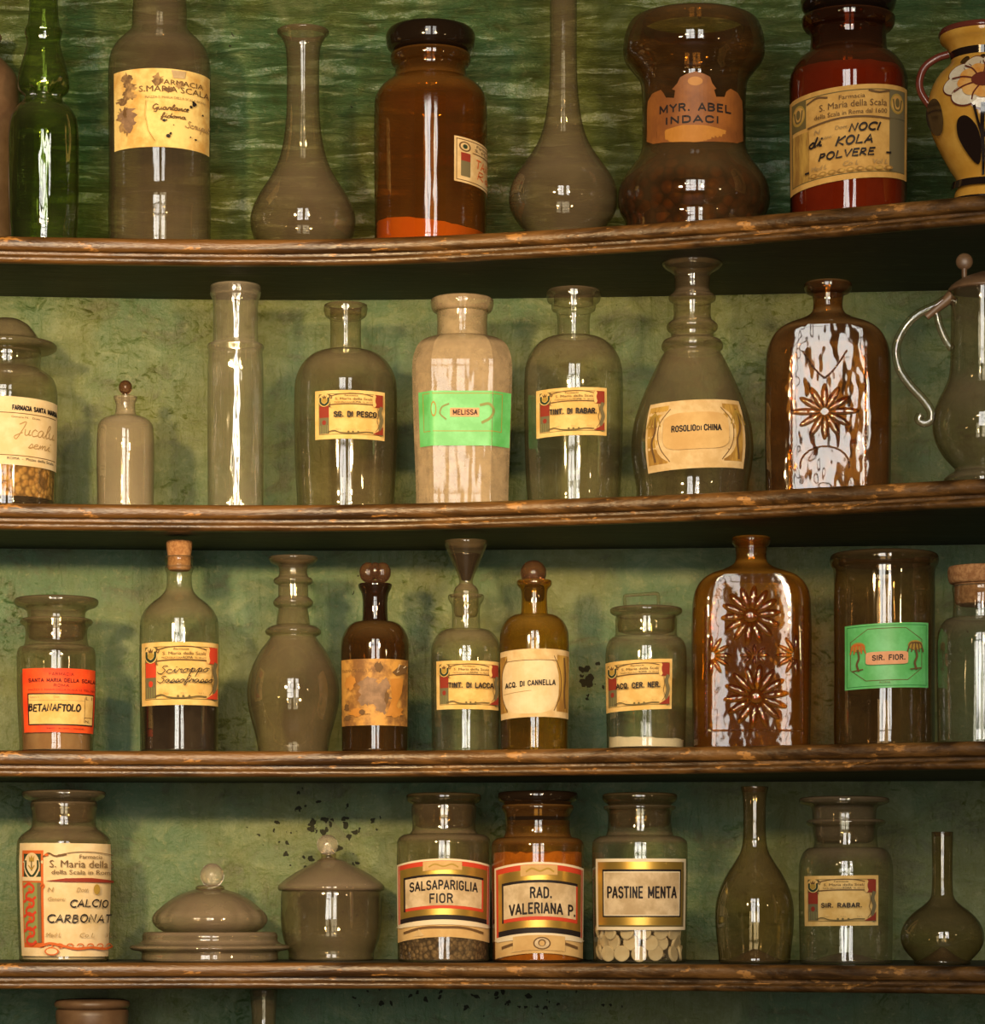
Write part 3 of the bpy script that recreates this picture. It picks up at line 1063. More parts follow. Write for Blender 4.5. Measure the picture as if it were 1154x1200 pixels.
def standard_label(th, x0, x1, y0, y1, name, tilt=0.0, arch=0.0, text_v=(.44, .565), text_u=(.25, .82), pen=None, bright=False, paper='paper'):
    L = Label(th, x0, x1, y0, y1, arch, tilt)
    red = 'brightred' if bright else 'redink'
    L.rect(0, 0, 1, 1, paper)
    L.frame(.055, .07, .945, .91, .012, 'olivink')
    L.rect(.065, .31, .20, .89, 'greyink')
    L.rect(.065, .31, .20, .56, red)
    L.oval(.132, .66, .028, .05, red)
    for k in range(4):
        L.line([(.085 + .032 * k, .72), (.085 + .032 * k, .88)], .012, 'leafink')
    L.rect(.065, .08, .22, .32, 'olivink')
    L.oval(.14, .20, .082, .135, 'paper')
    L.curve([(.085, .16), (.09, .25), (.14, .30), (.19, .25), (.195, .16)], .045, 'darkgreen')
    L.oval(.14, .21, .038, .055, 'ochreink')
    L.poly([(.105, .10), (.125, .14), (.14, .09), (.155, .14), (.175, .10), (.165, .165), (.115, .165)], 'ink2')
    # banner
    L.curve([(.21, .125), (.35, .085), (.52, .07), (.68, .08), (.82, .12)], .014, 'ink2')
    L.curve([(.22, .30), (.4, .285), (.6, .285), (.83, .29)], .018, 'ink2')
    L.curve([(.22, .10), (.245, .13), (.23, .17), (.21, .14)], .014, 'ink2')
    L.text('Farmacia', .42, .60, .095, .13, 'ink2')
    L.text('S. Maria della Scala', .29, .81, .155, .205, 'ink2', 0.01)
    L.text('PIAZZA DELLA SCALA', .28, .52, .235, .265, 'ink2')
    L.text('ROMA', .53, .64, .225, .268, 'ink', 0.02)
    L.text('TEL. 580 6217', .66, .80, .235, .265, 'ink2')
    # right column
    L.rect(.83, .08, .945, .34, red)
    L.oval(.825, .21, .03, .13, paper)
    L.oval(.885, .20, .05, .12, red)
    L.curve([(.92, .34), (.90, .45), (.925, .6), (.905, .75), (.925, .9)], .075, 'greyink')
    L.poly([(.945, .90), (.80, .90), (.85, .85), (.91, .80), (.945, .72)], red)
    L.curve([(.865, .36), (.875, .5), (.86, .62), (.88, .74), (.84, .84)], .012, 'ink2')
    # foot scroll
    L.curve([(.20, .86), (.28, .835), (.36, .875), (.5, .89), (.62, .875), (.7, .86), (.80, .865)], .02, 'olivink')
    for q in (.47, .53, .60):
        L.oval(q, .865, .014, .022, 'olivink')
    for q in (.30, .50, .70):
        L.text('Vol L', q, q + .07, .80, .825, 'faint')
    L.oval(.225, .345, .012, .018, 'ink2')
    if name:
        L.block(name, text_u[0], text_u[1], text_v[0], text_v[1])
    if pen:
        for p in pen:
            L.pen(*p[0], **p[1])
    return L.done('paper_label')


# ------------------------------------------------------------------ the setting
def sweep_wall():
    n = 90
    z0, z1 = -0.50, 1.35
    verts, faces = [], []
    zn = 12
    for back in (0, 0.06):
        for i in range(n + 1):
            px = -240 + 1640 * i / n
            Y = y_wall(px)
            a = (px - CX) / F
            for j in range(zn + 1):
                verts.append((a * Y, Y + back, z0 + (z1 - z0) * j / zn))
    N = (n + 1) * (zn + 1)
    for i in range(n):
        for j in range(zn):
            a = i * (zn + 1) + j
            faces.append((a, a + zn + 1, a + zn + 2, a + 1))
            faces.append((N + a, N + a + 1, N + a + zn + 2, N + a + zn + 1))
    for i in range(n):
        a, b = i * (zn + 1), (i + 1) * (zn + 1)
        faces.append((a, N + a, N + b, b))
        faces.append((a + zn, b + zn, N + b + zn, N + a + zn))
    for a, flip in ((0, 1), (n * (zn + 1), 0)):
        for j in range(zn):
            f = (a + j, a + j + 1, N + a + j + 1, N + a + j)
            faces.append(f if flip else f[::-1])
    o = link_mesh('wall_back', verts, faces, M['wall'])
    o['kind'] = 'structure'
    o['label'] = 'green brush-painted plaster wall behind the shelves'
    o['category'] = 'wall'


sweep_wall()


def box(name, lo, hi, mat, parent=None):
    v = [(x, y, z) for x in (lo[0], hi[0]) for y in (lo[1], hi[1]) for z in (lo[2], hi[2])]
    f = [(0, 1, 3, 2), (4, 6, 7, 5), (0, 4, 5, 1), (2, 3, 7, 6), (0, 2, 6, 4), (1, 5, 7, 3)]
    return link_mesh(name, v, f, mat, parent, smooth=False)


o = box('floor', (-2.6, WIN_Y - 0.25, -1.45), (2.6, 3.45, -1.35), M['floorwood'])
o['kind'] = 'structure'
xs = [-2.6, WINDOWS[0][0], WINDOWS[0][1], WINDOWS[1][0], WINDOWS[1][1], 2.6]
rb = bpy.data.objects.new('wall_front', None)
COL.objects.link(rb)
rb['kind'] = 'structure'
rb.location = (0, 0, 0)
for a in (0, 2, 4):
    box('wall_pier', (xs[a], WIN_Y - 0.2, -1.35), (xs[a + 1], WIN_Y, 2.4), M['roomwall'], rb)
for i, (a, b) in enumerate(WINDOWS):
    box('wall_apron', (a, WIN_Y - 0.2, -1.35), (b, WIN_Y, WIN_Z[0]), M['roomwall'], rb)
    box('wall_header', (a, WIN_Y - 0.2, WIN_Z[1]), (b, WIN_Y, 2.4), M['roomwall'], rb)
    wn = bpy.data.objects.new('window_%d' % (i + 1), None)
    COL.objects.link(wn)
    wn['kind'] = 'structure'
    for z in (0.25, 0.85, 1.45):
        box('glazing_bar', (a, WIN_Y - 0.05, z - 0.025), (b, WIN_Y - 0.01, z + 0.025), M['windowwood'], wn)
    m = (a + b) / 2
    box('mullion', (m - 0.03, WIN_Y - 0.05, WIN_Z[0]), (m + 0.03, WIN_Y - 0.005, WIN_Z[1]), M['windowwood'], wn)


def sweep(name, section, mat, parent, zs, close=True):
    """section: (outward px, up px) with 'W' outward meaning the wall; swept along the bowed edge"""
    n = 110
    verts, faces = [], []
    k = D0 / F
    pts = []
    for i in range(n + 1):
        px = -240 + 1640 * i / n
        Y = y_edge(px)
        pts.append((px, Vector(((px - CX) / F * Y, Y))))
    for i, (px, p) in enumerate(pts):
        t = (pts[min(i + 1, n)][1] - pts[max(i - 1, 0)][1]).normalized()
        nrm = Vector((t.y, -t.x))
        for d, u in section:
            if d == 'W':
                Yw = y_wall(px) - 0.0005
                verts.append(((px - CX) / F * Yw, Yw, zs + u * k))
            else:
                q = p + nrm * d * k
                verts.append((q.x, q.y, zs + u * k))
    m = len(section)
    for i in range(n):
        for j in range(m if close else m - 1):
            a, b = i * m + j, i * m + (j + 1) % m
            faces.append((a, b, b + m, a + m))
    faces.append(tuple(range(m))[::-1])
    faces.append(tuple(n * m + j for j in range(m)))
    o = link_mesh(name, verts, faces, mat, parent, sharp=50)
    bm = bmesh.new()
    bm.from_mesh(o.data)
    bmesh.ops.recalc_face_normals(bm, faces=bm.faces)
    bm.to_mesh(o.data)
    bm.free()
    return o


MOULD = [(-9, 0), (-3.2, -0.2), (-1.0, -1.4), (0.6, -4), (1.2, -8), (0.8, -12), (-0.6, -15), (-2.6, -16.4), (-8.0, -16.8), (-8.6, -18.5), (-8.2, -20.4), (-4.6, -20.8),
         (-4.2, -21.8), (-2.0, -22.2), (-0.4, -23.6), (0.2, -25.6), (-0.2, -27.8), (-1.6, -29.6), (-4.0, -30.8), (-9, -31)]
names = ['uppermost curved wooden shelf with worn brown moulded edge, carrying the flasks and painted vase',
         'second wooden shelf from the top, carrying the green MELISSA jar and the glass pitcher',
         'third wooden shelf from the top, carrying the red BETANAFTOLO jar and amber flower bottle',
         'wooden shelf with orange-brown shiny edge under the PASTINE MENTA jar',
         'lowest wooden shelf, under the two jars at the bottom edge']
for i in range(5):
    sh = bpy.data.objects.new('wooden_shelf', None)
    COL.objects.link(sh)
    sh['label'] = names[i]
    sh['category'] = 'shelf'
    sh['group'] = 'curved pharmacy shelves'
    zc = SHELF_Z[i]
    sh.location = (0, y_wall(577) - 0.05, zc)
    sh.empty_display_size = 0.05
    b = sweep('board', [(-9, 0), ('W', 0), ('W', -29), (-9, -29)], M['board'], None, 0.0)
    e = sweep('edge_moulding', MOULD, M['moulding'], None, 0.0)
    for c in (b, e):
        c.parent = sh
        c.location = (-sh.location.x, -sh.location.y, 0)


# ------------------------------------------------------------------ top shelf
def mouth(y, r, t=3.5, deep=10):
    """the inside of an open lip"""
    return [(y + deep, r - t - 1), (y + 2, r - t), (y, r - t * .6)]


t = Thing('stoneware_jug', 'brown jug edge behind the green bottle, at the far end of the top shelf', 'jug', 0, -14, 36, 0.10)
t.lathe('jug_body', mouth(40, 14) + [(40, 14), (45, 16), (52, 12), (64, 12), (74, 22), (88, 33), (105, 36), (150, 36), (230, 33), (270, 30)], M['stone'])

t = Thing('codd_bottle', 'green glass bottle with pinched neck at the end of the top shelf', 'bottle', 0, 51, 41)


def pinch(v, a, y):
    for c in (-0.75, 0.75):
        dd = math.atan2(math.sin(a - c), math.cos(a - c))
        g = math.exp(-(dd / 0.33) ** 2 - ((y - 112) / 8.0) ** 2)
        v = Vector((v.x * (1 - 0.42 * g), v.y * (1 - 0.42 * g), v.z))
    return v


t.lathe('bottle_body', mouth(-22, 19) + [(-22, 19), (-16, 20), (-8, 19), (-4, 17), (20, 17.5), (30, 19), (36, 22), (42, 21), (50, 19.5), (62, 22), (80, 27), (95, 30), (106, 29),
                                           (113, 22), (118, 23), (126, 31), (138, 38), (152, 40.5), (180, 41), (262, 40), (272, 39)], M['green'], warp=pinch, remember=True)

t = Thing('glass_bottle', 'large dusty clear bottle with stained torn paper label on the top shelf', 'bottle', 0, 187, 60)
t.lathe('bottle_body', mouth(-22, 38) + [(-22, 38), (-16, 39), (-8, 37), (-4, 32), (18, 32), (34, 33), (42, 40), (52, 50), (64, 57), (80, 59.5), (150, 59.5), (236, 59.5), (238, 60), (270, 59.5)],
        M['haze'], remember=True)
L = Label(t, 135, 244.5, 80, 172)
L.rect(0, 0, 1, 1, 'stain')
for q in ((.14, .12, .05, .07), (.17, .22, .06, .07), (.11, .38, .07, .05), (.20, .34, .04, .04), (.15, .30, .05, .05), (.13, .70, .05, .12), (.09, .58, .05, .08)):
    L.blob(*q, 'smut', rough=.5)
for q in ((.14, .56, .08, .10), (.17, .68, .05, .10)):
    L.blob(*q, 'flake', rough=.5)
L.blob(.13, .54, .02, .07, 'ink2', rough=.6)
for q in ((.45, .15, .06, .07), (.66, .19, .04, .05), (.56, .27, .05, .03)):
    L.blob(*q, 'smut', rough=.5)
L.poly([(.58, .02), (.72, .02), (.71, .11), (.6, .12)], 'tanlight')
L.text('FARMACIA', .47, .90, .135, .20, 'ink2', 0.03, bow=-.01)
L.text('S.MARIA SCALA', .27, .97, .225, .30, 'ink2', 0.035, bow=-.0)
L.text('PIAZZA S. MARIA DELLA SCALA ROMA', .33, .93, .355, .385, 'faint', 0.01)
L.pen('Guarlana', .40, .74, .46, .53, 'ink2', .013, .2)
L.pen('Adoma' if False else 'fidoma', .48, .72, .57, .63, 'ink2', .011, .2)
L.pen('Scrupul', .72, .97, .65, .73, 'faint', .012, .2)
for (u, v, r) in ((.74, .50, .014), (.77, .46, .016), (.80, .42, .024), (.79, .39, .014), (.89, .53, .012), (.51, .67, .018), (.53, .66, .01), (.58, .62, .008), (.60, .72, .008), (.55, .86, .022),
                  (.57, .83, .014), (.76, .85, .008), (.81, .87, .012)):
    L.poly([(u + r * rng.uniform(.6, 1.2) * math.cos(a), v + 1.2 * r * rng.uniform(.6, 1.2) * math.sin(a)) for a in [i * math.pi / 4 for i in range(8)]], 'ink')
L.line([(.34, .42), (.33, .6), (.36, .8), (.42, .93)], .008, 'ochreink')
L.done(label='stained yellow label with worm holes')

t = Thing('glass_flask', 'dusty clear flask with wide flared rim standing left of the amber stoppered jar', 'flask', 0, 355, 61)
t.lathe('flask_body', mouth(37, 30, 3, 5) + [(36, 30), (38.5, 30.5), (43, 26.5), (52, 21.5), (66, 19.5), (100, 19), (130, 19.5), (155, 21.5), (175, 25), (192, 30), (208, 38), (222, 47), (236, 55), (250, 60.5), (262, 61.5), (280, 57),
                                             (292, 46)], M['haze'], remember=True)

t = Thing('apothecary_jar', 'wide amber jar with black glass stopper and small label at its side', 'jar', 0, 504.5, 66)
t.lathe('jar_body', [(63, 40), (64, 46), (70, 47), (76, 45), (79, 41.5), (88, 42), (93, 44, 1), (98, 52), (106, 60), (116, 65), (130, 66), (270, 65.5)], M['amber'], remember=True)
t.lathe('stopper', [(33, 2), (33, 40), (35, 48), (41, 52), (50, 52), (57, 50), (61, 44), (64, 38), (84, 34), (85, 2)], M['dark'], base=False, label='black glass stopper')
t.contents('powder', 'bright orange powder lying in the bottom of the amber stoppered jar', 'powder', 271, M['orangepow'], tilt=-0.14)
L = Label(t, 531.5, 569, 160, 213, wrap=98, tilt=-6)
L.rect(0, 0, 1, 1, 'paper2')
L.frame(.03, .04, .97, .96, .02, 'ink2')
L.oval(.17, .2, .10, .11, 'ink2')
L.oval(.17, .2, .075, .08, 'paper2')
L.oval(.17, .2, .04, .05, 'darkgreen')
L.rect(.10, .34, .26, .86, 'greyink')
L.rect(.10, .34, .26, .52, 'redink')
L.line([(.3, .30), (.9, .30)], .02, 'ink2')
L.text('Farmacia', .38, .8, .10, .16, 'ink2')
L.text('S. Maria', .34, .85, .19, .25, 'ink2')
L.pen('TAN', .36, .75, .42, .60, 'orangeink', .03)
L.pen('Ra', .40, .75, .66, .84, 'orangeink', .025)
L.done()

t = Thing('long_necked_flask', 'round-bellied flask with a very long thin neck rising out of the photo', 'flask', 0, 660, 64)
t.lathe('flask_body', mouth(-62, 22, 3, 5) + [(-62, 22), (-58, 22), (-48, 17), (-30, 16), (20, 15.8), (80, 16), (115, 18), (145, 22.5), (165, 29), (180, 37.5), (196, 49), (212, 59), (228, 63.5), (242, 63), (254, 58), (266, 49),
                                             (278, 40)], M['haze'], remember=True)

t = Thing('waisted_jar', 'brown glass jar with bulging rim and foot and narrow labelled waist', 'jar', 0, 813, 88, 0.012)
t.lathe('jar_body', mouth(22, 66, 6, 14) + [(22, 66), (26, 74), (38, 80), (56, 83), (70, 81), (82, 72), (94, 63.5), (110, 61), (150, 60.5), (176, 61.5), (188, 67), (200, 76), (214, 85), (230, 89), (246, 87), (260, 80), (278, 70)],
        M['waist'], remember=True)
t.contents('dried_fruit', 'dark dried fruit filling the brown jar with the narrow waist', 'dried fruit', 192, M['resin'], rough_top=3.0)
L = Label(t, 757, 871, 84, 170)
L.poly([(.02, .42), (.03, .30), (.08, .22), (.17, .20), (.20, .26), (.22, .32), (.30, .34), (.31, .24), (.28, .22), (.33, .15), (.36, .07), (.42, .03), (.5, .0), (.58, .03), (.64, .07), (.66, .15), (.70, .22), (.68, .24), (.70, .33),
        (.78, .32), (.80, .24), (.84, .19), (.92, .22), (.97, .30), (.98, .42), (.98, .85), (.9, .92), (.7, .95), (.5, .97), (.3, .95), (.1, .92), (.02, .85)], 'jarlabel')
L.poly([(.22, .76), (.38, .72), (.6, .73), (.82, .78), (.86, .88), (.7, .93), (.5, .97), (.3, .95), (.16, .9)], 'jarlabel2')
L.oval(.5, .13, .07, .06, 'jarlabel2')
L.block('MYR. ABEL', .16, .84, .42, .54, 'ink', .22)
L.block('INDACI', .22, .72, .59, .70, 'ink', .24)
L.done(label='rust-brown scalloped label')

t = Thing('apothecary_jar', 'red-brown jar with handwritten label NOCI di KOLA POLVERE', 'jar', 0, 994, 69)
t.lathe('jar_body', [(20, 50), (21, 54), (28, 54), (34, 51), (38, 45), (58, 45), (62, 46, 1), (68, 55), (78, 63), (92, 68.5), (110, 69), (250, 68)], M['red'], remember=True)
t.lathe('stopper', [(-14, 2), (-14, 44), (-10, 54), (0, 56), (10, 54), (15, 50), (20, 44), (50, 40), (51, 2)], M['dark'], base=False, label='black glass stopper')
t.contents('powder', 'red-brown powder filling the NOCI di KOLA jar', 'powder', 86, M['redpow'])
L = Label(t, 926.5, 1061, 100, 210, tilt=13, tilt2=15)
L.rect(0, 0, 1, 1, 'paperwarm')
L.rect(.03, .03, .97, .95, 'paperwarm')
L.frame(.03, .05, .97, .94, .012, 'olivink')
L.rect(.04, .40, .19, .93, 'brownpanel')
L.rect(.83, .30, .965, .93, 'greyink')
for (c0, mm) in ((.10, 'olivink'), (.89, 'greyink')):
    L.rect(c0 - .065, .06, c0 + .065, .36, mm)
    L.oval(c0, .2, .058, .11, 'ochreink')
    L.oval(c0, .2, .048, .09, 'paperwarm')
    L.curve([(c0 - .035, .16), (c0 - .02, .26), (c0 + .02, .26), (c0 + .035, .16)], .022, 'olivink')
    L.oval(c0, .19, .018, .05, 'olivink')
L.curve([(.18, .12), (.26, .08), (.34, .10)], .02, 'ink2')
L.curve([(.66, .07), (.74, .09), (.82, .07)], .022, 'ink2')
L.text('Farmacia', .43, .63, .10, .145, 'ink2', .01)
L.text('S. Maria della Scala', .28, .80, .165, .235, 'ink2', .02)
L.text('della Scala in Roma dal 1600', .24, .80, .265, .315, 'ink2', .01)
L.curve([(.19, .38), (.4, .345), (.6, .345), (.82, .37)], .02, 'ink2')
L.text('N', .24, .28, .42, .47, 'faint', shear=.3)
L.text('Dott.', .40, .50, .42, .46, 'faint', shear=.3)
L.text('Genere:', .24, .38, .50, .54, 'faint', shear=.3)
L.pen('NOCI', .51, .75, .42, .495, 'ink', .022, .35)
L.pen('di', .20, .30, .50, .60, 'ink', .022, .3)
L.pen('KOLA', .41, .70, .545, .63, 'ink', .022, .3)
L.pen('POLVERE', .28, .71, .69, .76, 'ink', .020, .25)
L.pen('-', .79, .84, .69, .77, 'ink', .020, .2)
L.pen('-', .17, .21, .82, .88, 'ink', .020, .2)
for q, s_ in ((.22, 'Med L'), (.46, 'Co L'), (.68, 'Vol L')):
    L.text(s_, q, q + .12, .81, .86, 'faint', shear=.3)
for i in range(9):
    L.oval(.24 + .07 * i, .905, .030, .022, 'brownpanel')
    L.oval(.24 + .07 * i, .905, .014, .010, 'paperwarm')
L.done(label='large ornate pharmacy label with handwriting')

t = Thing('majolica_vase', 'ochre glazed vase painted with a white flower and black leaves', 'vase', 0, 1152, 64)
VP = mouth(38, 50, 4, 12) + [(38, 50), (42, 51), (48, 50), (54, 44), (62, 39), (72, 38), (78, 42), (88, 52), (102, 60), (118, 64), (135, 64.5), (155, 60), (178, 50), (198, 39), (212, 31), (220, 30), (226, 33), (240, 35)]
t.lathe('vase_body', VP, M['ochre'], remember=True, seg=64)


def smooth_loop(p):
    q = catmull([(x, y, 0) for x, y in p[-2:] + p + p[:2]], 5)
    return [(v.x, v.y) for v in q[10:10 + 5 * len(p)]]


def vase_paint(th, name, shapes):
    L = Label(th, th.cx - 62, th.cx + 62, 38, 232)
    for kind, a, m in shapes:
        if kind == 'o':
            L.oval(*a, m)
        elif kind == 'p':
            L.poly(a, m)
        elif kind == 'r':
            L.rect(*a, m)
        else:
            L.curve(a[0], a[1], m)
    o = L.done(name)
    return o


pet = []
for i in range(9):
    a = math.radians(-180 + 40 * i - 10)
    pet.append(('o', (.50 + .235 * math.cos(a), .285 + .120 * math.sin(a), .115, .066), 'redglaze'))
for i in range(9):
    a = math.radians(-180 + 40 * i - 10)
    pet.append(('o', (.50 + .230 * math.cos(a), .285 + .117 * math.sin(a), .105, .059), 'whiteglaze'))
for i in range(9):
    a = math.radians(-180 + 40 * i - 10)
    pet.append(('o', (.50 + .14 * math.cos(a), .285 + .072 * math.sin(a), .075, .042), 'orangeglaze'))
for i in range(9):
    a = math.radians(-180 + 40 * i + 10)
    pet.append(('c', ([(.50 + .06 * math.cos(a), .285 + .03 * math.sin(a)), (.50 + .17 * math.cos(a + .1), .285 + .09 * math.sin(a + .1)), (.50 + .26 * math.cos(a), .285 + .13 * math.sin(a))], .010), 'redglaze'))
vase_paint(t, 'painted_flower', [
    ('r', (0.0, .04, 1.0, .085), 'blackglaze'),
    ('o', (.50, .125, .05, .028), 'blackglaze'), ('o', (.72, .13, .05, .028), 'blackglaze'), ('o', (.28, .13, .05, .028), 'blackglaze')] + pet + [
    ('o', (.50, .285, .095, .045), 'redglaze'),
    ('o', (.10, .47, .075, .11), 'blackglaze'), ('o', (.90, .47, .075, .11), 'blackglaze'),
    ('p', smooth_loop([(.29, .52), (.36, .50), (.44, .56), (.48, .66), (.46, .76), (.40, .76), (.32, .70), (.27, .61)]), 'blackglaze'),
    ('p', smooth_loop([(.71, .52), (.64, .50), (.56, .56), (.52, .66), (.54, .76), (.60, .76), (.68, .70), (.73, .61)]), 'blackglaze'),
    ('c', ([(.5, .44), (.49, .58), (.5, .72), (.5, .82)], .03), 'blackglaze'), ('c', ([(.43, .45), (.46, .55), (.49, .62)], .018), 'blackglaze'), ('c', ([(.57, .45), (.54, .55), (.51, .62)], .018), 'blackglaze'),
    ('r', (.0, .84, 1.0, .885), 'blackglaze'), ('r', (.0, .95, 1.0, .985), 'blackglaze')])
for sg in (-1, 1):
    px = lambda x: t.cx + sg * (t.cx - x)
    P = [(1112, 62), (1098, 66), (1084, 76), (1078, 92), (1080, 106), (1088, 119), (1096, 128)]
    t.tube('handle', [t.pt(t.cx - sg * (t.cx - x), y) for x, y in P], 4.6, M['redglaze'], label='dark red curved handle')
t.lathe('rim_band', [(37, 49.5), (36.5, 51), (39, 52.2), (42, 52), (43.5, 50.5)], M['redglaze'], base=False, cap=False)

# ------------------------------------------------------------------ second shelf
t = Thing('apothecary_jar', 'clear jar of golden grain under a domed glass lid, cut off at the left', 'jar', 1, 8, 58)
t.lathe('jar_body', [(412, 38), (414, 40), (428, 39), (433, 40, 1), (437, 46), (444, 54), (455, 58), (470, 59), (585, 57)], M['clear'], remember=True)
lid = t.lathe('lid', [(373, 2), (374, 12), (380, 24), (390, 33), (399, 40), (403, 56), (406, 58.5), (410, 57), (413, 44), (414, 2)], M['haze'], base=False, label='domed dusty glass lid')
t.contents('grain', 'golden grain filling the lower part of the jar with a domed lid', 'grain', 545, M['corn'], base_gap=12)
L = Label(t, -46, 67, 464, 544, tilt=-4)
L.rect(0, 0, 1, 1, 'paper3')
L.line([(.03, .24), (.97, .24)], .012, 'ink2')
L.line([(.03, .86), (.97, .86)], .012, 'ink2')
L.block('FARMACIA SANTA MARIA', .53, .985, .12, .20, 'ink', .24)
L.text('Genere N.   Dott.', .52, .80, .28, .31, 'ink2')
L.pen('Jucalu', .56, .95, .36, .56, 'faint', .016, .3)
L.pen('semi', .68, .90, .60, .74, 'faint', .014, .3)
L.text('ROMA  -  Piazza della Scala  -', .48, .98, .885, .925, 'ink', 0.01)
L.done(label='cream label with faint handwriting')

t = Thing('small_bottle', 'small frosted clear bottle with round stopper, shortest on the second shelf', 'bottle', 1, 147, 33)
t.lathe('bottle_body', [(464, 10), (465, 13.5), (469, 13), (472, 11.5), (484, 12), (487, 14, 1), (490, 24), (495, 30), (502, 32.5), (585, 33)], M['frost'], remember=True)
t.ball('stopper', 147, 454, 8, 8.5, M['solidbrown'])
t.tube('stopper_peg', [t.pt(147, 462), t.pt(147, 475)], 5, M['grey'])

t = Thing('glass_tube_bottle', 'tall straight clear glass tube bottle with stepped shoulder, unlabelled', 'bottle', 1, 276, 33)
t.lathe('bottle_body', [(347, 26), (345, 28), (337, 27), (335, 29), (340, 30), (347, 29), (350, 27.5), (355, 26.5), (400, 26.5), (403, 27, 1), (404, 32), (407, 33.5), (411, 32), (414, 31.5), (430, 32.5), (585, 32.5)], M['cleanish'], remember=True)


def round_shoulder(cx_prof_neck, y, r0, r1, h):
    """quarter-round shoulder from neck radius r0 to body radius r1"""
    out = [(y, r0, 1)]
    for i in range(1, 7):
        a = math.pi / 2 * i / 6
        out.append((y + h * (1 - math.cos(a)), r0 + 2 + (r1 - r0 - 2) * math.sin(a)))
    return out


t = Thing('apothecary_bottle', 'clear dusty bottle labelled SG. DI PESCO on the second shelf', 'bottle', 1, 405, 60)
t.lathe('bottle_body', mouth(358, 25, 6, 14) + [(357, 23.5), (358.5, 25.3), (365, 25.3), (370, 24), (373, 20.5), (374, 18.5, 1), (382, 18), (408, 18.5)] + round_shoulder(0, 411, 19, 60, 46) + [(520, 60), (560, 58.5), (585, 57)], M['grey'], remember=True)
standard_label(t, 370, 450, 457, 514, 'SG. DI PESCO', 0.5, text_u=(.28, .84))

t = Thing('apothecary_jar', 'square cream powder jar with bright green MELISSA label', 'jar', 1, 541.5, 58)
t.sec = sec_oct(32 * t.k, 52 * t.k, 35.5 / 58)
t.lathe('jar_body', mouth(351, 36, 5, 14) + [(350, 34), (352, 36.5), (359, 36.5), (365, 34), (367, 30, 1), (375, 29.3), (393, 29.5)] + round_shoulder(0, 396, 30, 58, 40) + [(470, 57.5), (585, 53.5)], M['pow'], remember=True, seg=96)
t.contents('powder', 'grey and cream powder filling the MELISSA jar', 'powder', 405, M['melissa'], inset=3.5)
L = Label(t, 492, 597, 458, 522)
L.rect(0, 0, 1, 1, 'greenlabel')
L.frame(.05, .04, .90, .74, .012, 'ochreink')
L.oval(.17, .33, .03, .14, 'ochreink')
L.oval(.17, .33, .02, .11, 'greenlabel')
L.curve([(.66, .26), (.75, .24), (.80, .36), (.76, .5), (.68, .58)], .05, 'leafink')
L.curve([(.33, .24), (.26, .30), (.24, .42), (.30, .52)], .03, 'leafink')
L.rect(.345, .315, .645, .475, 'pinklabel')
L.block('MELISSA', .375, .625, .34, .445)
L.done(label='bright green paper label with small pink strip')

t = Thing('apothecary_bottle', 'clear bottle labelled TINT. DI RABAR. on the second shelf', 'bottle', 1, 672, 58)
t.lathe('bottle_body', mouth(341, 30, 6, 16) + [(340, 29), (342, 31.5), (350, 31.5), (354, 30), (356, 26, 1), (360, 26), (364, 25), (366, 20.5, 1), (374, 19), (392, 19)] + round_shoulder(0, 395, 19.5, 57.5, 46) + [(510, 57.5), (560, 56), (585, 54)], M['clear'], remember=True)
standard_label(t, 629, 710, 454, 510, 'TINT. DI RABAR.', 2.5, text_u=(.225, .83), paper='paper')

t = Thing('ringed_decanter', 'wide conical decanter with ringed neck labelled ROSOLIO DI CHINA', 'decanter', 1, 811, 72)
t.lathe('decanter_body', mouth(307, 35, 3, 6) + [(307, 35), (310, 35.5), (315, 31), (321, 22), (330, 20.5), (340, 20.5), (344, 23, 1), (348, 27.5), (352, 27), (355, 22, 1), (374, 22.5), (378, 27), (382, 30), (387, 29), (390, 25, 1), (396, 25.5), (399, 33), (404, 36),
                                            (409, 35.5), (412, 33), (418, 36), (436, 45), (458, 55), (478, 63), (496, 68.5), (514, 71), (530, 71.5), (552, 69), (572, 65.5), (590, 63)], M['grey'], remember=True)
L = Label(t, 757.5, 872, 467, 548, tilt=5, tilt2=6)
L.rect(0, 0, 1, 1, 'paper2')
L.rect(.02, .06, .22, .90, 'brownpanel')
L.rect(.78, .06, .97, .90, 'brownpanel')
L.oval(.50, .50, .40, .43, 'paper2', 3.0)
L.rect(.22, .03, .78, .13, 'paper2')
L.curve([(.24, .12), (.15, .3), (.13, .5), (.16, .7), (.24, .88)], .014, 'ink2')
L.curve([(.76, .12), (.85, .3), (.87, .5), (.84, .7), (.76, .88)], .014, 'ink2')
for sg in (.085, .915):
    L.curve([(sg, .14), (sg + .02, .4), (sg - .015, .6), (sg + .01, .86)], .03, 'ink2')
    for k in range(5):
        L.curve([(sg, .15), (sg + (k - 2) * .02, .22), (sg + (k - 2) * .035, .36)], .018, 'ochreink')
L.oval(.50, .46, .315, .27, 'tan', 4.5)
L.block('ROSOLIO', .27, .495, .375, .475)
L.block('DI', .505, .55, .395, .47)
L.block('CHINA', .575, .735, .375, .475)
L.done(label='cream and brown label with palm borders')

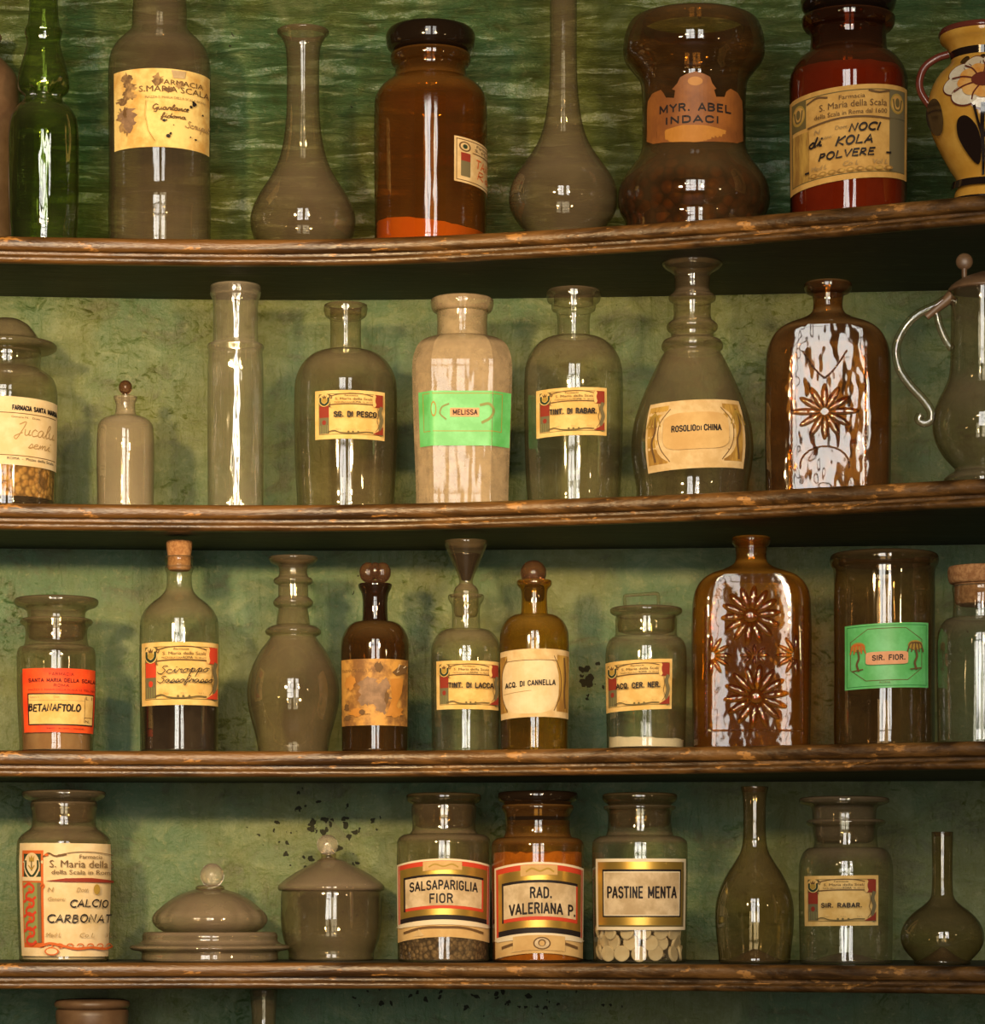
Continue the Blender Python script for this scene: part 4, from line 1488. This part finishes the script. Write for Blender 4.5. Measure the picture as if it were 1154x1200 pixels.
t = Thing('moulded_square_bottle', 'flat-fronted amber bottle moulded with one flower and a heart, second shelf', 'bottle', 1, 970, 73, turn=0.25)
t.sec = sec_flat(30 * t.k, 66 * t.k, 56 * t.k, 5.0)
t.lathe('bottle_body', mouth(332, 26, 6, 14) + [(331, 25), (333, 27.5), (339, 27.5), (343, 25.5), (346, 18.5, 1), (352, 17.5), (362, 17.5), (368, 21), (374, 32), (384, 50), (396, 63), (412, 70.5), (432, 73), (580, 72.5)], M['mould'], remember=True, seg=96)
pts = []
for i in range(12):
    a = 2 * math.pi * i / 12
    q = (30 if i % 6 else 36)
    pts.append((966 + 0.62 * q * math.cos(a), 482 - 0.62 * q * math.sin(a), a, q, 9))
for i in range(18):
    u = -1 + 2 * i / 17
    pts.append((966 + 24 * u, 436 - 24 * abs(u) ** 1.4 * 1.2 + 6, math.atan2(1.6 * (1 if u > 0 else -1) * abs(u) ** .4, 1), 8, 2.4))
for i in range(13):
    a = math.pi * i / 12
    pts.append((966 + 28 * math.cos(a), 545 - 22 * math.sin(a), a + math.pi / 2, 9, 2.6))
for y in range(410, 572, 8):
    for xx in (928, 1013):
        pts.append((xx, y, math.pi / 2, 9, 3.0))
t.petals('flower_relief', pts, M['mould'], 2.6)

t = Thing('glass_pitcher', 'dusty glass pitcher with curled handle and lid, cut off at the right', 'pitcher', 1, 1152, 60)
t.lathe('pitcher_body', [(338, 38), (340, 38.5), (346, 38), (400, 38), (425, 38.5), (442, 40.5), (456, 46), (470, 53), (486, 58), (500, 59), (516, 56), (532, 48), (544, 38), (549, 33, 1), (552, 34), (556, 40), (562, 46)], M['grey'], remember=True)
ld = t.lathe('lid', [(318, 2), (320, 8), (325, 22), (331, 33), (336, 39), (339, 41), (341, 40), (342, 2)], M['bronze'], base=False, label='low tarnished metal lid')
t.ball('thumb_piece', 1130, 306, 10, 10, M['bronze'], rd=6)
t.tube('thumb_stem', [t.pt(1130, 314), t.pt(1130, 322), t.pt(1131, 330)], 3.4, M['bronze'])
h = t.tube('handle', [t.pt(x, y) for x, y in ((1121, 353), (1108, 350), (1098, 356), (1076, 366), (1060, 382), (1051, 404), (1054, 428), (1066, 448), (1082, 466), (1091, 480), (1091, 490), (1084, 494), (1077, 490), (1079, 484))], 5.2, M['clear'], n=12)
t.tube('handle_mount', [t.pt(x, y) for x, y in ((1116, 345), (1108, 352), (1098, 360), (1086, 370))], 6.5, M['bronze'], taper=lambda u: 1.15 - .55 * u)
t.tube('handle_brace', [t.pt(x, y) for x, y in ((1098, 366), (1102, 382), (1109, 398), (1116, 408))], 4.5, M['clear'])

# ------------------------------------------------------------------ third shelf
t = Thing('apothecary_jar', 'stout jar with bright red label reading BETANAFTOLO', 'jar', 2, 66, 46)
t.lathe('jar_body', [(725, 34), (726, 41), (729, 42.5), (732, 41), (735, 37), (752, 36.5), (757, 38, 1), (759, 43), (764, 45.5), (780, 46), (820, 45.5), (872, 43)], M['grey'], remember=True)
t.lathe('stopper', [(701, 2), (701, 44), (703, 48.5), (707, 49), (711, 46), (714, 38), (718, 34), (748, 32), (749, 2)], M['haze'], base=False, label='flat dusty glass stopper')
t.contents('powder', 'tan powder inside the jar with the red label', 'powder', 790, M['beta'], rough_top=2, inset=4)
L = Label(t, 28, 110, 783, 858, tilt=-0.5)
L.rect(0, 0, 1, 1, 'redlabel')
L.block('FARMACIA', .36, .68, .065, .115, 'redtext', .16)
L.block('SANTA MARIA DELLA SCALA', .09, .985, .155, .22, 'redtext', .24)
L.block('ROMA', .42, .62, .245, .29, 'redtext', .18)
L.text('PIAZZA S. MARIA DELLA SCALA 23  TEL. 580', .09, .98, .32, .35, 'redink', 0.01)
L.rect(.075, .39, .965, .89, 'ink')
L.rect(.09, .41, .955, .87, 'paper')
L.line([(.10, .50), (.83, .50)], .006, 'faint')
L.text('Genere N.', .11, .24, .43, .47, 'faint')
L.text('Dott.', .42, .50, .43, .47, 'faint')
L.line([(.83, .46), (.83, .84)], .008, 'ink2')
L.line([(.83, .76), (.95, .76)], .008, 'ink2')
L.text('L. 1', .84, .93, .43, .48, 'ink2')
L.text('N.', .84, .90, .80, .84, 'ink2')
L.pen('BETANAFTOLO', .10, .78, .565, .665, 'ink', .026, .1, wob=.008)
L.text('TIPO - ROMA - MADE', .32, .82, .925, .95, 'redink', 0.01)
L.done(label='bright red label with yellow name panel')

t = Thing('syrup_bottle', 'corked clear bottle of dark syrup with handwritten Sciroppo Sassofrasso label', 'bottle', 2, 210, 46)
t.lathe('bottle_body', [(653, 13.5), (652, 16), (656, 17), (660, 16), (663, 15.3), (666, 17), (669, 16), (672, 14.8), (686, 15), (693, 17), (699, 22), (706, 31), (714, 39), (724, 44.5), (735, 46), (870, 45.5)], M['clear'], remember=True)
t.lathe('cork', [(635, 2), (634, 14), (636, 15), (645, 14.4), (652, 13.4), (668, 12.4), (669, 2)], M['cork'], base=False, it=1, label='chipped orange-brown cork')
t.contents('liquid', '', '', 822, M['liquid'], inset=1.6, rough_top=0, child=True)
L = standard_label(t, 167, 255, 752, 826, None, 0.8, bright=True, pen=[
    (('Sciroppo', .25, .82, .385, .51, 'ink', .012, .30), dict(rise=.04)), (('Sassofrasso', .25, .87, .545, .65, 'ink', .012, .30), dict(rise=.01))])
L['label'] = 'yellow ornate label with cursive handwriting'

t = Thing('ringed_decanter', 'unlabelled dusty decanter with three rings round its neck', 'decanter', 2, 343.5, 54)
t.lathe('decanter_body', mouth(653, 28, 3, 6) + [(653, 28), (656, 28.5), (660, 25), (664, 17.5), (672, 16.5), (676, 18, 1), (679, 22.5), (683, 22.5), (686, 17.5, 1), (699, 17.5, 1), (703, 22), (706, 23.5), (710, 22), (713, 17, 1), (732, 20, 1), (735, 28), (739, 32.5),
                                             (743, 32), (746, 27), (750, 29), (760, 36.5), (775, 45), (792, 51.5), (810, 54), (826, 53), (844, 49), (862, 44), (880, 41)], M['haze'], remember=True)

t = Thing('apothecary_bottle', 'small brown bottle with decayed brown label and fan-shaped cut stopper', 'bottle', 2, 439.5, 40)
t.lathe('bottle_body', round_shoulder(0, 728, 15, 40, 30) + [(800, 39.5), (872, 39)], M['brown'], remember=True)
t.lathe('neck', [(690, 15), (684, 17), (685, 19.5), (689, 19), (695, 16), (705, 14.5), (726, 15), (730, 16)], M['darkbrown'], base=False, cap=False, label='nearly black glass neck')
st = t.lathe('stopper', [(680, 4), (683, 6), (688, 12), (706, 11), (707, 2)], M['solidbrown'], base=False)
o = t.ball('stopper_head', 431, 671, 10, 12, M['solidbrown'], parent=st, rd=6)
o = t.ball('stopper_head', 448, 671, 10, 12, M['solidbrown'], parent=st, rd=6)
o = t.ball('stopper_head', 439.5, 669, 8, 10, M['solidbrown'], parent=st, rd=7)
L = Label(t, 401, 477, 772, 850)
L.rect(0, 0, 1, 1, 'brownlabel')
L.text('FARMACIA DELLA SCALA', .03, .55, .15, .20, 'ink2', 0.02)
for q in ((.42, .42, .14, .14), (.55, .55, .16, .15), (.60, .70, .08, .12), (.36, .62, .10, .08), (.66, .40, .06, .10)):
    L.blob(*q, 'flake')
for q in ((.67, .58, .03, .10), (.10, .72, .04, .05), (.12, .88, .05, .04), (.56, .12, .05, .07)):
    L.blob(*q, 'ink2')
for q in ((.15, .35, .08, .10), (.25, .80, .10, .06), (.80, .80, .10, .08)):
    L.blob(*q, 'jarlabel2')
L.poly([(.74, .2), (.86, .08), (.97, .1), (.94, .2), (.8, .25)], 'ink2')
L.poly([(.72, .3), (.9, .28), (.88, .5), (.8, .7), (.72, .86), (.66, .86), (.74, .6)], 'jarlabel2')
L.oval(.33, .80, .04, .04, 'ink2')
L.line([(.1, .85), (.4, .83), (.9, .85)], .008, 'ink2')
L.line([(.84, .08), (.80, .2), (.93, .1)], .012, 'whiteline')
L.done(label='peeling orange-brown label')

t = Thing('apothecary_bottle', 'clear bottle labelled TINT. DI LACCA with tall funnel-shaped glass stopper', 'bottle', 2, 546, 41)
t.lathe('bottle_body', [(700, 18), (697, 19.5), (698, 21), (702, 21), (706, 19), (709, 17), (733, 16.5)] + round_shoulder(0, 737, 17, 41, 28) + [(800, 41), (872, 40)], M['clear'], remember=True)
st = t.lathe('stopper', [(640, 20), (636, 23), (634, 25), (637, 25.3), (648, 21), (664, 14), (678, 8.5), (684, 8), (688, 12), (693, 14.5), (697, 14.5), (722, 12.5), (723, 2)], M['grey'], base=False)
t.lathe('stopper_core', [(650, 2), (650, 17), (662, 12), (674, 7.5), (680, 5), (681, 2)], M['dark'], base=False, parent=st, label='dark solid core of the funnel stopper')
standard_label(t, 512, 584, 774, 831, 'TINT. DI LACCA', -0.3, text_u=(.225, .85), text_v=(.45, .57))

t = Thing('apothecary_bottle', 'yellow-brown bottle with ball stopper and large ACQ. DI CANNELLA label', 'bottle', 2, 626, 40.5)
t.lathe('bottle_body', [(684, 17), (680, 19), (682, 20.5), (686, 20), (690, 16.5), (695, 15.2), (716, 15.5)] + round_shoulder(0, 720, 16, 40.5, 28) + [(800, 40.5), (872, 39.5)], M['olive'], remember=True)
st = t.ball('stopper', 625, 672, 15.5, 15.5, M['solidbrown'])
t.lathe('stopper_plug', [(684, 7), (687, 11.5), (704, 10.5), (705, 2)], M['darkbrown'], base=False, parent=st, it=1)
L = Label(t, 587, 666, 760, 840, arch=2.0, tilt=1.5)
L.rect(0, 0, 1, 1, 'paper2')
L.rect(.0, .08, .12, .91, 'brownpanel')
L.rect(.80, .08, .985, .91, 'brownpanel')
L.oval(.43, .52, .40, .43, 'paper3', 3.0)
L.rect(.12, .07, .80, .16, 'paper2')
L.curve([(.76, .10), (.84, .3), (.86, .5), (.84, .7), (.76, .9)], .014, 'ink2')
L.curve([(.12, .12), (.05, .3), (.04, .5), (.05, .7), (.12, .9)], .014, 'ink2')
L.line([(.12, .165), (.79, .165)], .008, 'ink2')
L.curve([(.90, .12), (.92, .4), (.905, .6), (.92, .85)], .03, 'ink2')
L.line([(.07, .64), (.45, .61)], .006, 'faint')
L.block('ACQ. DI CANNELLA', .10, .77, .475, .56, rise=.03)
L.done(label='cream label almost round the bottle')

t = Thing('apothecary_jar', 'low clear jar labelled ACQ. CER. NER. with looped glass lid handle', 'jar', 2, 757, 47)
t.lathe('jar_body', [(722, 33), (723, 35.5), (742, 36), (746, 37, 1), (749, 42), (756, 46), (766, 47.5), (820, 47), (872, 46)], M['clear'], remember=True)
ld = t.lathe('lid', [(712, 2), (712, 38), (714, 42), (718, 42), (721, 38), (723, 34), (740, 32), (741, 2)], M['grey'], base=False)
t.tube('handle', [t.pt(x, y) for x, y in ((733, 714), (732, 706), (732, 699), (736, 697.5), (752, 696.5), (768, 695.5), (771, 698), (771.5, 706), (772, 714))], 2.0, M['clear'], parent=ld, n=8)
t.contents('powder', 'thin layer of white powder in the bottom of the ACQ. CER. NER. jar', 'powder', 866, M['powder'], base_gap=2.5, tilt=-0.04)
standard_label(t, 709, 786.5, 773, 832, 'ACQ. CER. NER.', 3.5, text_u=(.235, .81), text_v=(.45, .57))

t = Thing('moulded_square_bottle', 'tall honey-amber square bottle covered with moulded flowers, third shelf', 'bottle', 2, 880, 69, turn=1.9)
t.sec = sec_flat(28 * t.k, 60 * t.k, 52 * t.k, 6.0)
t.lathe('bottle_body', mouth(629, 21, 5, 12) + [(629, 20), (630.5, 22.3), (636, 22.3), (639, 20.5), (641, 18.6, 1), (656, 18), (661, 21), (667, 32), (674, 47), (682, 58), (692, 65), (706, 68.5), (870, 68)], M['mould2'], remember=True, seg=96)
pts = []
for (fx, fy, q0) in ((878, 721, 33), (884, 816, 36)):
    for i in range(14):
        a = 2 * math.pi * i / 14 + .1
        pts.append((fx + q0 * .64 * math.cos(a), fy - q0 * .64 * math.sin(a), a, q0 * .85, 9.5))
    pts.append((fx, fy, 0, 18, 18))
for (fx, fy, sgn) in ((930, 768, -1), (832, 768, 1)):
    for i in range(7):
        a = (math.pi / 2 + math.pi * i / 6) if sgn < 0 else (-math.pi / 2 + math.pi * i / 6)
        pts.append((fx + 14 * math.cos(a), fy - 14 * math.sin(a), a, 20, 6))
for i in range(8):
    a = 2 * math.pi * i / 8
    pts.append((882 + 11 * math.cos(a), 768 - 7 * math.sin(a), a, 13, 5))
for y in range(715, 862, 8):
    for xx in (826, 938):
        pts.append((xx, y, math.pi / 2, 9, 3.2))
for xx in range(830, 936, 8):
    pts.append((xx, 856, 0, 9, 3.2))
t.petals('flower_relief', pts, M['mould2'], 3.2)

t = Thing('cylinder_jar', 'tall smoky glass cylinder with bright green SIR. FIOR. label', 'jar', 2, 1036, 60)
t.lathe('jar_body', mouth(650, 58, 4, 12) + [(649, 58), (651, 62), (657, 63.5), (663, 62), (666, 59.5, 1), (672, 59), (700, 59), (780, 58.5), (872, 57.5)], M['umber'], remember=True)
L = Label(t, 991, 1086, 730, 806, tilt=4, tilt2=3)
L.rect(0, 0, 1, 1, 'greenlabel')
L.frame(.025, .03, .975, .97, .010, 'greenline')
OCT = [(.08, .26), (.28, .08), (.72, .08), (.91, .26), (.91, .70), (.74, .88), (.26, .88), (.08, .70), (.08, .26)]
for a, b in zip(OCT, OCT[1:]):
    L.line([a, b], .010, 'olivink')
for sg in (.17, .82):
    L.oval(sg, .35, .085, .075, 'ochreink')
    for k in range(5):
        L.curve([(sg, .31), (sg + (k - 2) * .03, .33), (sg + (k - 2) * .045, .45)], .022, 'orangeink' if sg < .5 else 'ink2')
    L.curve([(sg, .40), (sg + .015, .52), (sg - .01, .62), (sg + .01, .72)], .035, 'ink2')
    L.line([(sg - .06, .72), (sg + .06, .70)], .018, 'ink2')
L.oval(.5, .54, .235, .10, 'pinklabel', 7.0)
L.block('SIR. FIOR.', .34, .70, .49, .58)
L.text('ROMA', .42, .54, .90, .93, 'olivink')
L.done(label='bright green label with palms and pink strip')

t = Thing('corked_bottle', 'clear wide bottle with flat cork at the right end of the third shelf', 'bottle', 2, 1148, 50)
t.lathe('bottle_body', [(688, 29), (686, 31.5), (690, 32.5), (696, 31.5), (702, 31), (720, 31.5)] + round_shoulder(0, 724, 32, 50, 30) + [(800, 50), (866, 49)], M['clear'], remember=True)
t.lathe('cork', [(664, 2), (664, 35), (666, 37), (680, 36.5), (684, 34), (685, 30), (708, 27.5), (709, 2)], M['cork'], base=False, it=1, label='wide orange-brown cork')

# ------------------------------------------------------------------ fourth shelf
t = Thing('apothecary_jar', 'stoppered jar with large ornate handwritten CALCIO CARBONATO label', 'jar', 3, 75, 55)
t.lathe('jar_body', [(940, 36), (941, 38.5), (946, 39), (950, 38), (968, 37.5), (972, 40, 1), (976, 46), (983, 53), (992, 55), (1060, 54.5), (1122, 52)], M['grey'], remember=True)
t.lathe('stopper', [(927, 2), (927, 44), (929, 48.5), (934, 48), (938, 42), (941, 36), (962, 34), (963, 2)], M['haze'], base=False, label='flat dusty glass stopper')
t.contents('powder', 'pale powder filling the CALCIO CARBONATO jar', 'powder', 990, M['powder'], inset=4)
L = Label(t, 24.5, 128.5, 988, 1121, tilt=-1.0)
L.rect(0, 0, 1, 1, 'paper3')
L.rect(.04, .065, .27, .925, 'orangeink')
L.rect(.06, .095, .245, .30, 'darkgreen')
L.oval(.15, .20, .085, .115, 'paper3')
L.curve([(.085, .16), (.09, .23), (.15, .295), (.21, .23), (.215, .16)], .022, 'darkgreen')
L.poly([(.12, .11), (.135, .135), (.15, .105), (.165, .135), (.18, .11), (.175, .165), (.125, .165)], 'ochreink')
L.line([(.15, .16), (.15, .24)], .014, 'olivink')
L.curve([(.12, .20), (.15, .23), (.18, .20)], .012, 'ochreink')
L.rect(.05, .30, .25, .335, 'paper3')
L.rect(.06, .35, .215, .88, 'leafink')
for k in range(4):
    v = .39 + .13 * k
    L.curve([(.07, v), (.12, v - .03), (.17, v), (.16, v + .04), (.11, v + .05), (.09, v + .09), (.14, v + .12), (.19, v + .09)], .024, 'brightred')
    L.oval(.13, v + .02, .018, .014, 'orangeink')
L.rect(.215, .35, .25, .88, 'greyink')
L.curve([(.25, .38), (.275, .36), (.285, .385), (.265, .40)], .012, 'orangeink')
L.curve([(.28, .12), (.33, .09), (.40, .115), (.50, .10)], .014, 'ink2')
L.oval(.31, .105, .02, .012, 'orangeink')
L.curve([(.42, .105), (.6, .078), (.8, .078), (1.0, .10)], .006, 'ink2')
L.text('Farmacia', .63, .86, .10, .135, 'ink2', .02)
L.text('S. Maria della S', .34, 1.0, .15, .215, 'ink2', .03)
L.text('della Scala in Roma', .36, .98, .235, .275, 'ink2', .02)
L.poly([(.30, .335), (.5, .31), (.75, .305), (1.0, .325), (1.0, .345), (.75, .342), (.5, .342)], 'redink')
L.text('N', .32, .37, .39, .43, 'faint', shear=.3)
L.text('Dott.', .60, .72, .39, .43, 'faint', shear=.3)
L.text('Genere:', .32, .49, .475, .51, 'faint', shear=.3)
L.oval(.80, .405, .032, .045, 'ochreink')
L.pen('CALCIO', .54, .94, .50, .56, 'ink', .013, .15, wob=.003)
L.pen('CARBONAT', .32, .975, .63, .695, 'ink', .013, .15, wob=.003)
for q, s_ in ((.30, 'Med L'), (.63, 'Co L'), (.90, 'V L')):
    L.text(s_, q, q + .15 if q < .8 else .98, .79, .83, 'faint', shear=.3)
L.curve([(.24, .91), (.34, .885), (.44, .90), (.6, .93), (.75, .92), (.9, .93), (1.0, .91)], .022, 'orangeink')
for k in range(7):
    L.curve(ring_pts(.34 + .10 * k, .905, .03, .018, 180, 470, 8), .010, 'orangeink')
L.oval(.36, .955, .07, .035, 'orangeink')
L.oval(.36, .955, .055, .026, 'paper3')
L.done(label='large cream label with orange floral border')

t = Thing('covered_dish', 'dusty glass butter dish with domed ball-knobbed lid', 'dish', 3, 246, 92, 0.0)
di = t.lathe('dish', [(1096, 70), (1092, 76), (1096, 79), (1102, 79), (1106, 84), (1108, 92), (1110.5, 94), (1113, 91), (1116, 80), (1124, 75)], M['milk'], remember=True, label='wide shallow footed dish')


def scallop(v, a, y):
    g = math.exp(-((y - 1074) / 12.0) ** 2)
    q = 1 + 0.022 * g * abs(math.cos(9 * a))
    return Vector((v.x * q, v.y * q, v.z))


ld = t.lathe('lid', [(1041, 14), (1043, 20), (1047, 33), (1054, 46), (1063, 57), (1072, 65), (1080, 66.5), (1087, 62), (1092, 54), (1094, 50)], M['milk'], base=False, cap=False, seg=120, warp=scallop, label='domed lid with pressed fans')
t.ball('knob', 248.5, 1026, 14, 14.5, M['solid'], parent=ld)
t.lathe('knob_collar', [(1037, 8), (1038, 15), (1041, 17), (1043, 16), (1044, 8)], M['grey'], base=False, parent=ld)

t = Thing('sugar_bowl', 'round dusty glass bowl with domed lid and small ball knob', 'bowl', 3, 388, 62, 0.070)
t.lathe('bowl', [(1041, 56), (1044, 58), (1060, 59), (1085, 58.5), (1102, 55.5), (1116, 50), (1124, 46)], M['haze'], remember=True)
ld = t.lathe('lid', [(1007, 8), (1008, 14), (1011, 20), (1017, 32), (1025, 46), (1033, 57), (1038, 62), (1042, 62.5), (1044, 60), (1044.5, 54)], M['milk'], base=False, cap=False)
t.ball('knob', 383.5, 990, 12.5, 12, M['solid'], parent=ld)
t.lathe('knob_collar', [(999, 6), (1001, 9), (1005, 8.5), (1009, 14), (1010, 6)], M['grey'], base=False, parent=ld, dx=-3)


def banded_jar(label, cx, glass, stopmat, stop_label, flange, lines, lid_y, setback=0.022):
    t = Thing('apothecary_jar', label, 'jar', 3, cx, 55, setback)
    return t


def arch_label(th, x0, x1, y0, y1, l1, l2, bottom):
    L = Label(th, x0, x1, y0, y1, arch=7.5)
    L.rect(0, 0, 1, 1, 'tan')
    L.rect(0, .0, 1, .80, 'whiteline')
    L.rect(.022, .025, .978, .775, 'brightred')
    L.rect(.05, .085, .95, .775, 'gold')
    L.rect(.05, .715, .95, .775, 'ink')
    L.rect(.095, .195, .905, .635, 'ink')
    L.rect(.115, .225, .905, .635, 'brightred')
    L.rect(.115, .225, .885, .595, 'tanlight')
    L.block(l1[0], l1[1], l1[2], .27, .40, 'ink', .18)
    L.block(l2[0], l2[1], l2[2], .44, .57, 'ink', .18)
    L.poly([(.30, .03), (.68, .03), (.68, .135), (.30, .15)], 'tan')
    L.curve([(.36, .10), (.42, .07), (.5, .10), (.58, .07), (.64, .10)], .02, 'ochreink')
    # torn foot of the label
    L.curve([(.10, .90), (.3, .87), (.5, .875), (.7, .87), (.9, .90)], .03, 'ink2')
    L.poly([(.0, .80), (.25, .80), (.5, .80), (.75, .80), (1.0, .80), (.95, .83), (.75, .84), (.5, .84), (.25, .84), (.05, .83)], 'whiteline')
    L.poly([(.20, .97), (.26, .88), (.31, .97)], 'paper2')
    if bottom:
        L.rect(.22, .80, .76, .965, 'tan')
        L.oval(.52, .89, .09, .07, 'ink2')
        L.oval(.52, .89, .075, .056, 'tanlight')
        L.oval(.52, .885, .04, .04, 'ink2')
        L.oval(.52, .89, .028, .03, 'tan')
    return L.done('paper_label', 'arched gold, red and cream label')


t = Thing('apothecary_jar', 'clear jar with gold and red label reading SALSAPARIGLIA FIOR', 'jar', 3, 520, 55)
t.lathe('jar_body', [(943, 34), (944, 37.5), (972, 37), (977, 40, 1), (979, 49), (984, 54), (992, 55), (1122, 54)], M['grey'], remember=True)
t.lathe('stopper', [(930, 2), (930, 39), (932, 43.5), (937, 43.5), (941, 40), (944, 35), (968, 33), (969, 2)], M['smoke'], base=False)
t.contents('dry_herb', 'brown dried herb in the SALSAPARIGLIA FIOR jar', 'herb', 1015, M['herb'], rough_top=2)
arch_label(t, 466, 573.5, 1006, 1098, ('SALSAPARIGLIA', .165, .835), ('FIOR', .365, .59), False)

t = Thing('apothecary_jar', 'orange amber jar with black stopper reading RAD. VALERIANA P.', 'jar', 3, 630, 54)
t.lathe('jar_body', [(943, 36), (944, 41.5), (948, 42), (951, 40), (955, 38.5), (976, 38), (981, 40, 1), (983, 49), (988, 53.5), (996, 54), (1122, 53)], M['orange'], remember=True)
t.lathe('stopper', [(928, 2), (928, 42), (930, 46.5), (935, 47), (939, 45), (943, 39), (966, 36), (967, 2)], M['dark'], base=False, label='black glass stopper')
t.contents('dry_root', 'orange-brown dried root in the RAD. VALERIANA P. jar', 'dried root', 1000, M['rootpow'], rough_top=2)
arch_label(t, 580.5, 683.5, 1010, 1117, ('RAD.', .40, .62), ('VALERIANA P.', .185, .875), True)

t = Thing('apothecary_jar', 'clear jar of mint pastilles with gold-framed PASTINE MENTA label', 'jar', 3, 749.5, 56)
pj = t
t.lathe('jar_body', [(944, 36), (945, 42), (948, 42), (951, 38), (974, 38), (979, 40, 1), (981, 49), (986, 55), (994, 56), (1122, 54.5)], M['clear'], remember=True)
t.lathe('stopper', [(930, 2), (930, 40), (932, 43.5), (937, 43.5), (941, 40), (944, 36), (968, 34), (969, 2)], M['smoke'], base=False)
L = Label(t, 699, 802.5, 1006, 1090)
L.rect(0, 0, 1, 1, 'whiteline')
L.rect(.03, .045, .97, .955, 'olivink')
L.rect(.03, .045, .945, .93, 'gold')
L.rect(.085, .15, .93, .82, 'ink')
L.rect(.10, .18, .915, .80, 'whiteline')
L.rect(.11, .195, .905, .785, 'tanlight')
L.block('PASTINE MENTA', .145, .87, .385, .56, 'ink', .165)
L.done(label='cream label framed in white and gold')

t = Thing('glass_carafe', 'tall unlabelled clear carafe with long neck on the lowest full shelf', 'carafe', 3, 884, 46)
t.lathe('carafe_body', mouth(922, 16, 3, 6) + [(922, 16), (926, 15.5), (932, 14), (985, 13.8), (998, 16.5), (1010, 23), (1024, 32), (1040, 40), (1055, 44.5), (1070, 46), (1095, 45), (1122, 42)], M['smoke'], remember=True)
t.lathe('base_punt', [(1112, 2), (1115, 10), (1122, 24), (1126, 36)], M['milk'], base=False, cap=False)

t = Thing('apothecary_jar', 'clear jar with broad flat stopper labelled SIR. RABAR.', 'jar', 3, 991, 55)
t.lathe('jar_body', [(960, 36), (961, 44), (964, 46.5), (967, 44), (970, 37.5), (989, 37)] + round_shoulder(0, 993, 38, 55, 26) + [(1060, 55), (1122, 54)], M['clear'], remember=True, dx=0)
t.lathe('stopper', [(934, 2), (934, 45), (936, 52), (940, 52.5), (943, 47), (946, 39), (960, 37), (986, 33), (987, 2)], M['haze'], base=False, dx=-2, label='broad flat brownish stopper')
t.lathe('base_punt', [(1116, 2), (1119, 18), (1124, 34), (1126, 46)], M['milk'], base=False, cap=False)
standard_label(t, 943.5, 1028, 1026, 1085, 'SIR. RABAR.', 1.0, text_u=(.27, .76), text_v=(.54, .64))

t = Thing('small_flask', 'small round-bellied flask with thin straight neck, right of the SIR. RABAR. jar', 'flask', 3, 1104, 48)
t.lathe('flask_body', mouth(975, 12.5, 2.5, 5) + [(975, 12.5), (978, 12.5), (1000, 12), (1040, 12.2), (1052, 14), (1060, 21), (1070, 34), (1082, 44), (1095, 48.5), (1106, 47.5), (1116, 42), (1126, 33)], M['smoke'], remember=True)
t.lathe('base_punt', [(1110, 2), (1114, 8), (1122, 20), (1126, 30)], M['milk'], base=False, cap=False)

# mint pastilles: each one a thing
k = pj.k
PR, PT = 9.3 * k, 3.6 * k
verts, faces, sg = [], [], 24
for (z, r) in ((-PT / 2, PR * .90), (-PT * .3, PR), (PT * .3, PR), (PT / 2, PR * .90)):
    for j in range(sg):
        verts.append((r * math.cos(2 * math.pi * j / sg), r * math.sin(2 * math.pi * j / sg), z))
for i in range(3):
    for j in range(sg):
        a, b = i * sg + j, i * sg + (j + 1) % sg
        faces.append((a, b, b + sg, a + sg))
faces.append(tuple(range(sg))[::-1])
faces.append(tuple(3 * sg + j for j in range(sg)))
proto = link_mesh('mint_pastille', verts, faces, M['pastille'], sharp=30)
PL = 'round cream mint pastille heaped inside the PASTINE MENTA jar'
proto['label'] = PL
proto['category'] = 'pastille'
proto['group'] = 'mint pastilles in the jar'
spots = []
for layer, (zc, off) in enumerate(((11.5, 0.0), (24, 0.5), (36, 0.2), (46, 0.7))):
    n = 14
    for i in range(n):
        a = 2 * math.pi * (i + off + rng.uniform(-.12, .12)) / n
        R = (54.5 - 6.2 + (-1.5 if i % 2 else 0) - rng.uniform(0, 1.5) - (2.5 if layer % 2 else 0))
        spots.append((R * math.sin(a), R * math.cos(a), zc + rng.uniform(-1.5, 1.5), a, math.radians(rng.uniform(-16, 16)), rng.uniform(-.35, .35)))
for layer in range(3):
    for i in range(6):
        a = 2 * math.pi * (i + .3 * layer) / 6
        spots.append((24 * math.sin(a), 24 * math.cos(a), 8 + 9 * layer + 3 * (i % 2), a, math.radians(70), 0))
for i, (x, d, z, a, tl, tw) in enumerate(spots):
    c = proto if i == 0 else proto.copy()
    if i:
        COL.objects.link(c)
    p = pj.o.matrix_basis @ Vector((x * k, -d * k, z * k))
    c.location = p
    # disc axis points outward through the glass
    ax = Vector((math.sin(a + tw), -math.cos(a + tw), math.tan(tl))).normalized()
    ax.rotate(pj.o.rotation_euler)
    c.rotation_euler = ax.to_track_quat('Z', 'Y').to_euler()

# ------------------------------------------------------------------ the two vessels just showing at the bottom edge
t = Thing('ceramic_jar', 'brown rim of a jar at the bottom edge, under the CALCIO CARBONATO jar', 'jar', 4, 108, 44)
t.lathe('jar_body', [(1182, 38), (1184, 42), (1215, 42), (1230, 56), (1380, 56)], M['stone'], remember=True)
t.lathe('lid', [(1171, 2), (1171, 36), (1173, 43), (1178, 44), (1182, 40), (1183, 2)], M['stone'], base=False, label='flat brown lid')
t = Thing('glass_bottle', 'glass bottle top at the bottom edge, under the covered butter dish', 'bottle', 4, 309, 40)
t.lathe('bottle_body', mouth(1160, 16, 3, 8) + [(1160, 16), (1166, 16), (1200, 14), (1230, 20), (1260, 40), (1380, 40)], M['grey'], remember=True)
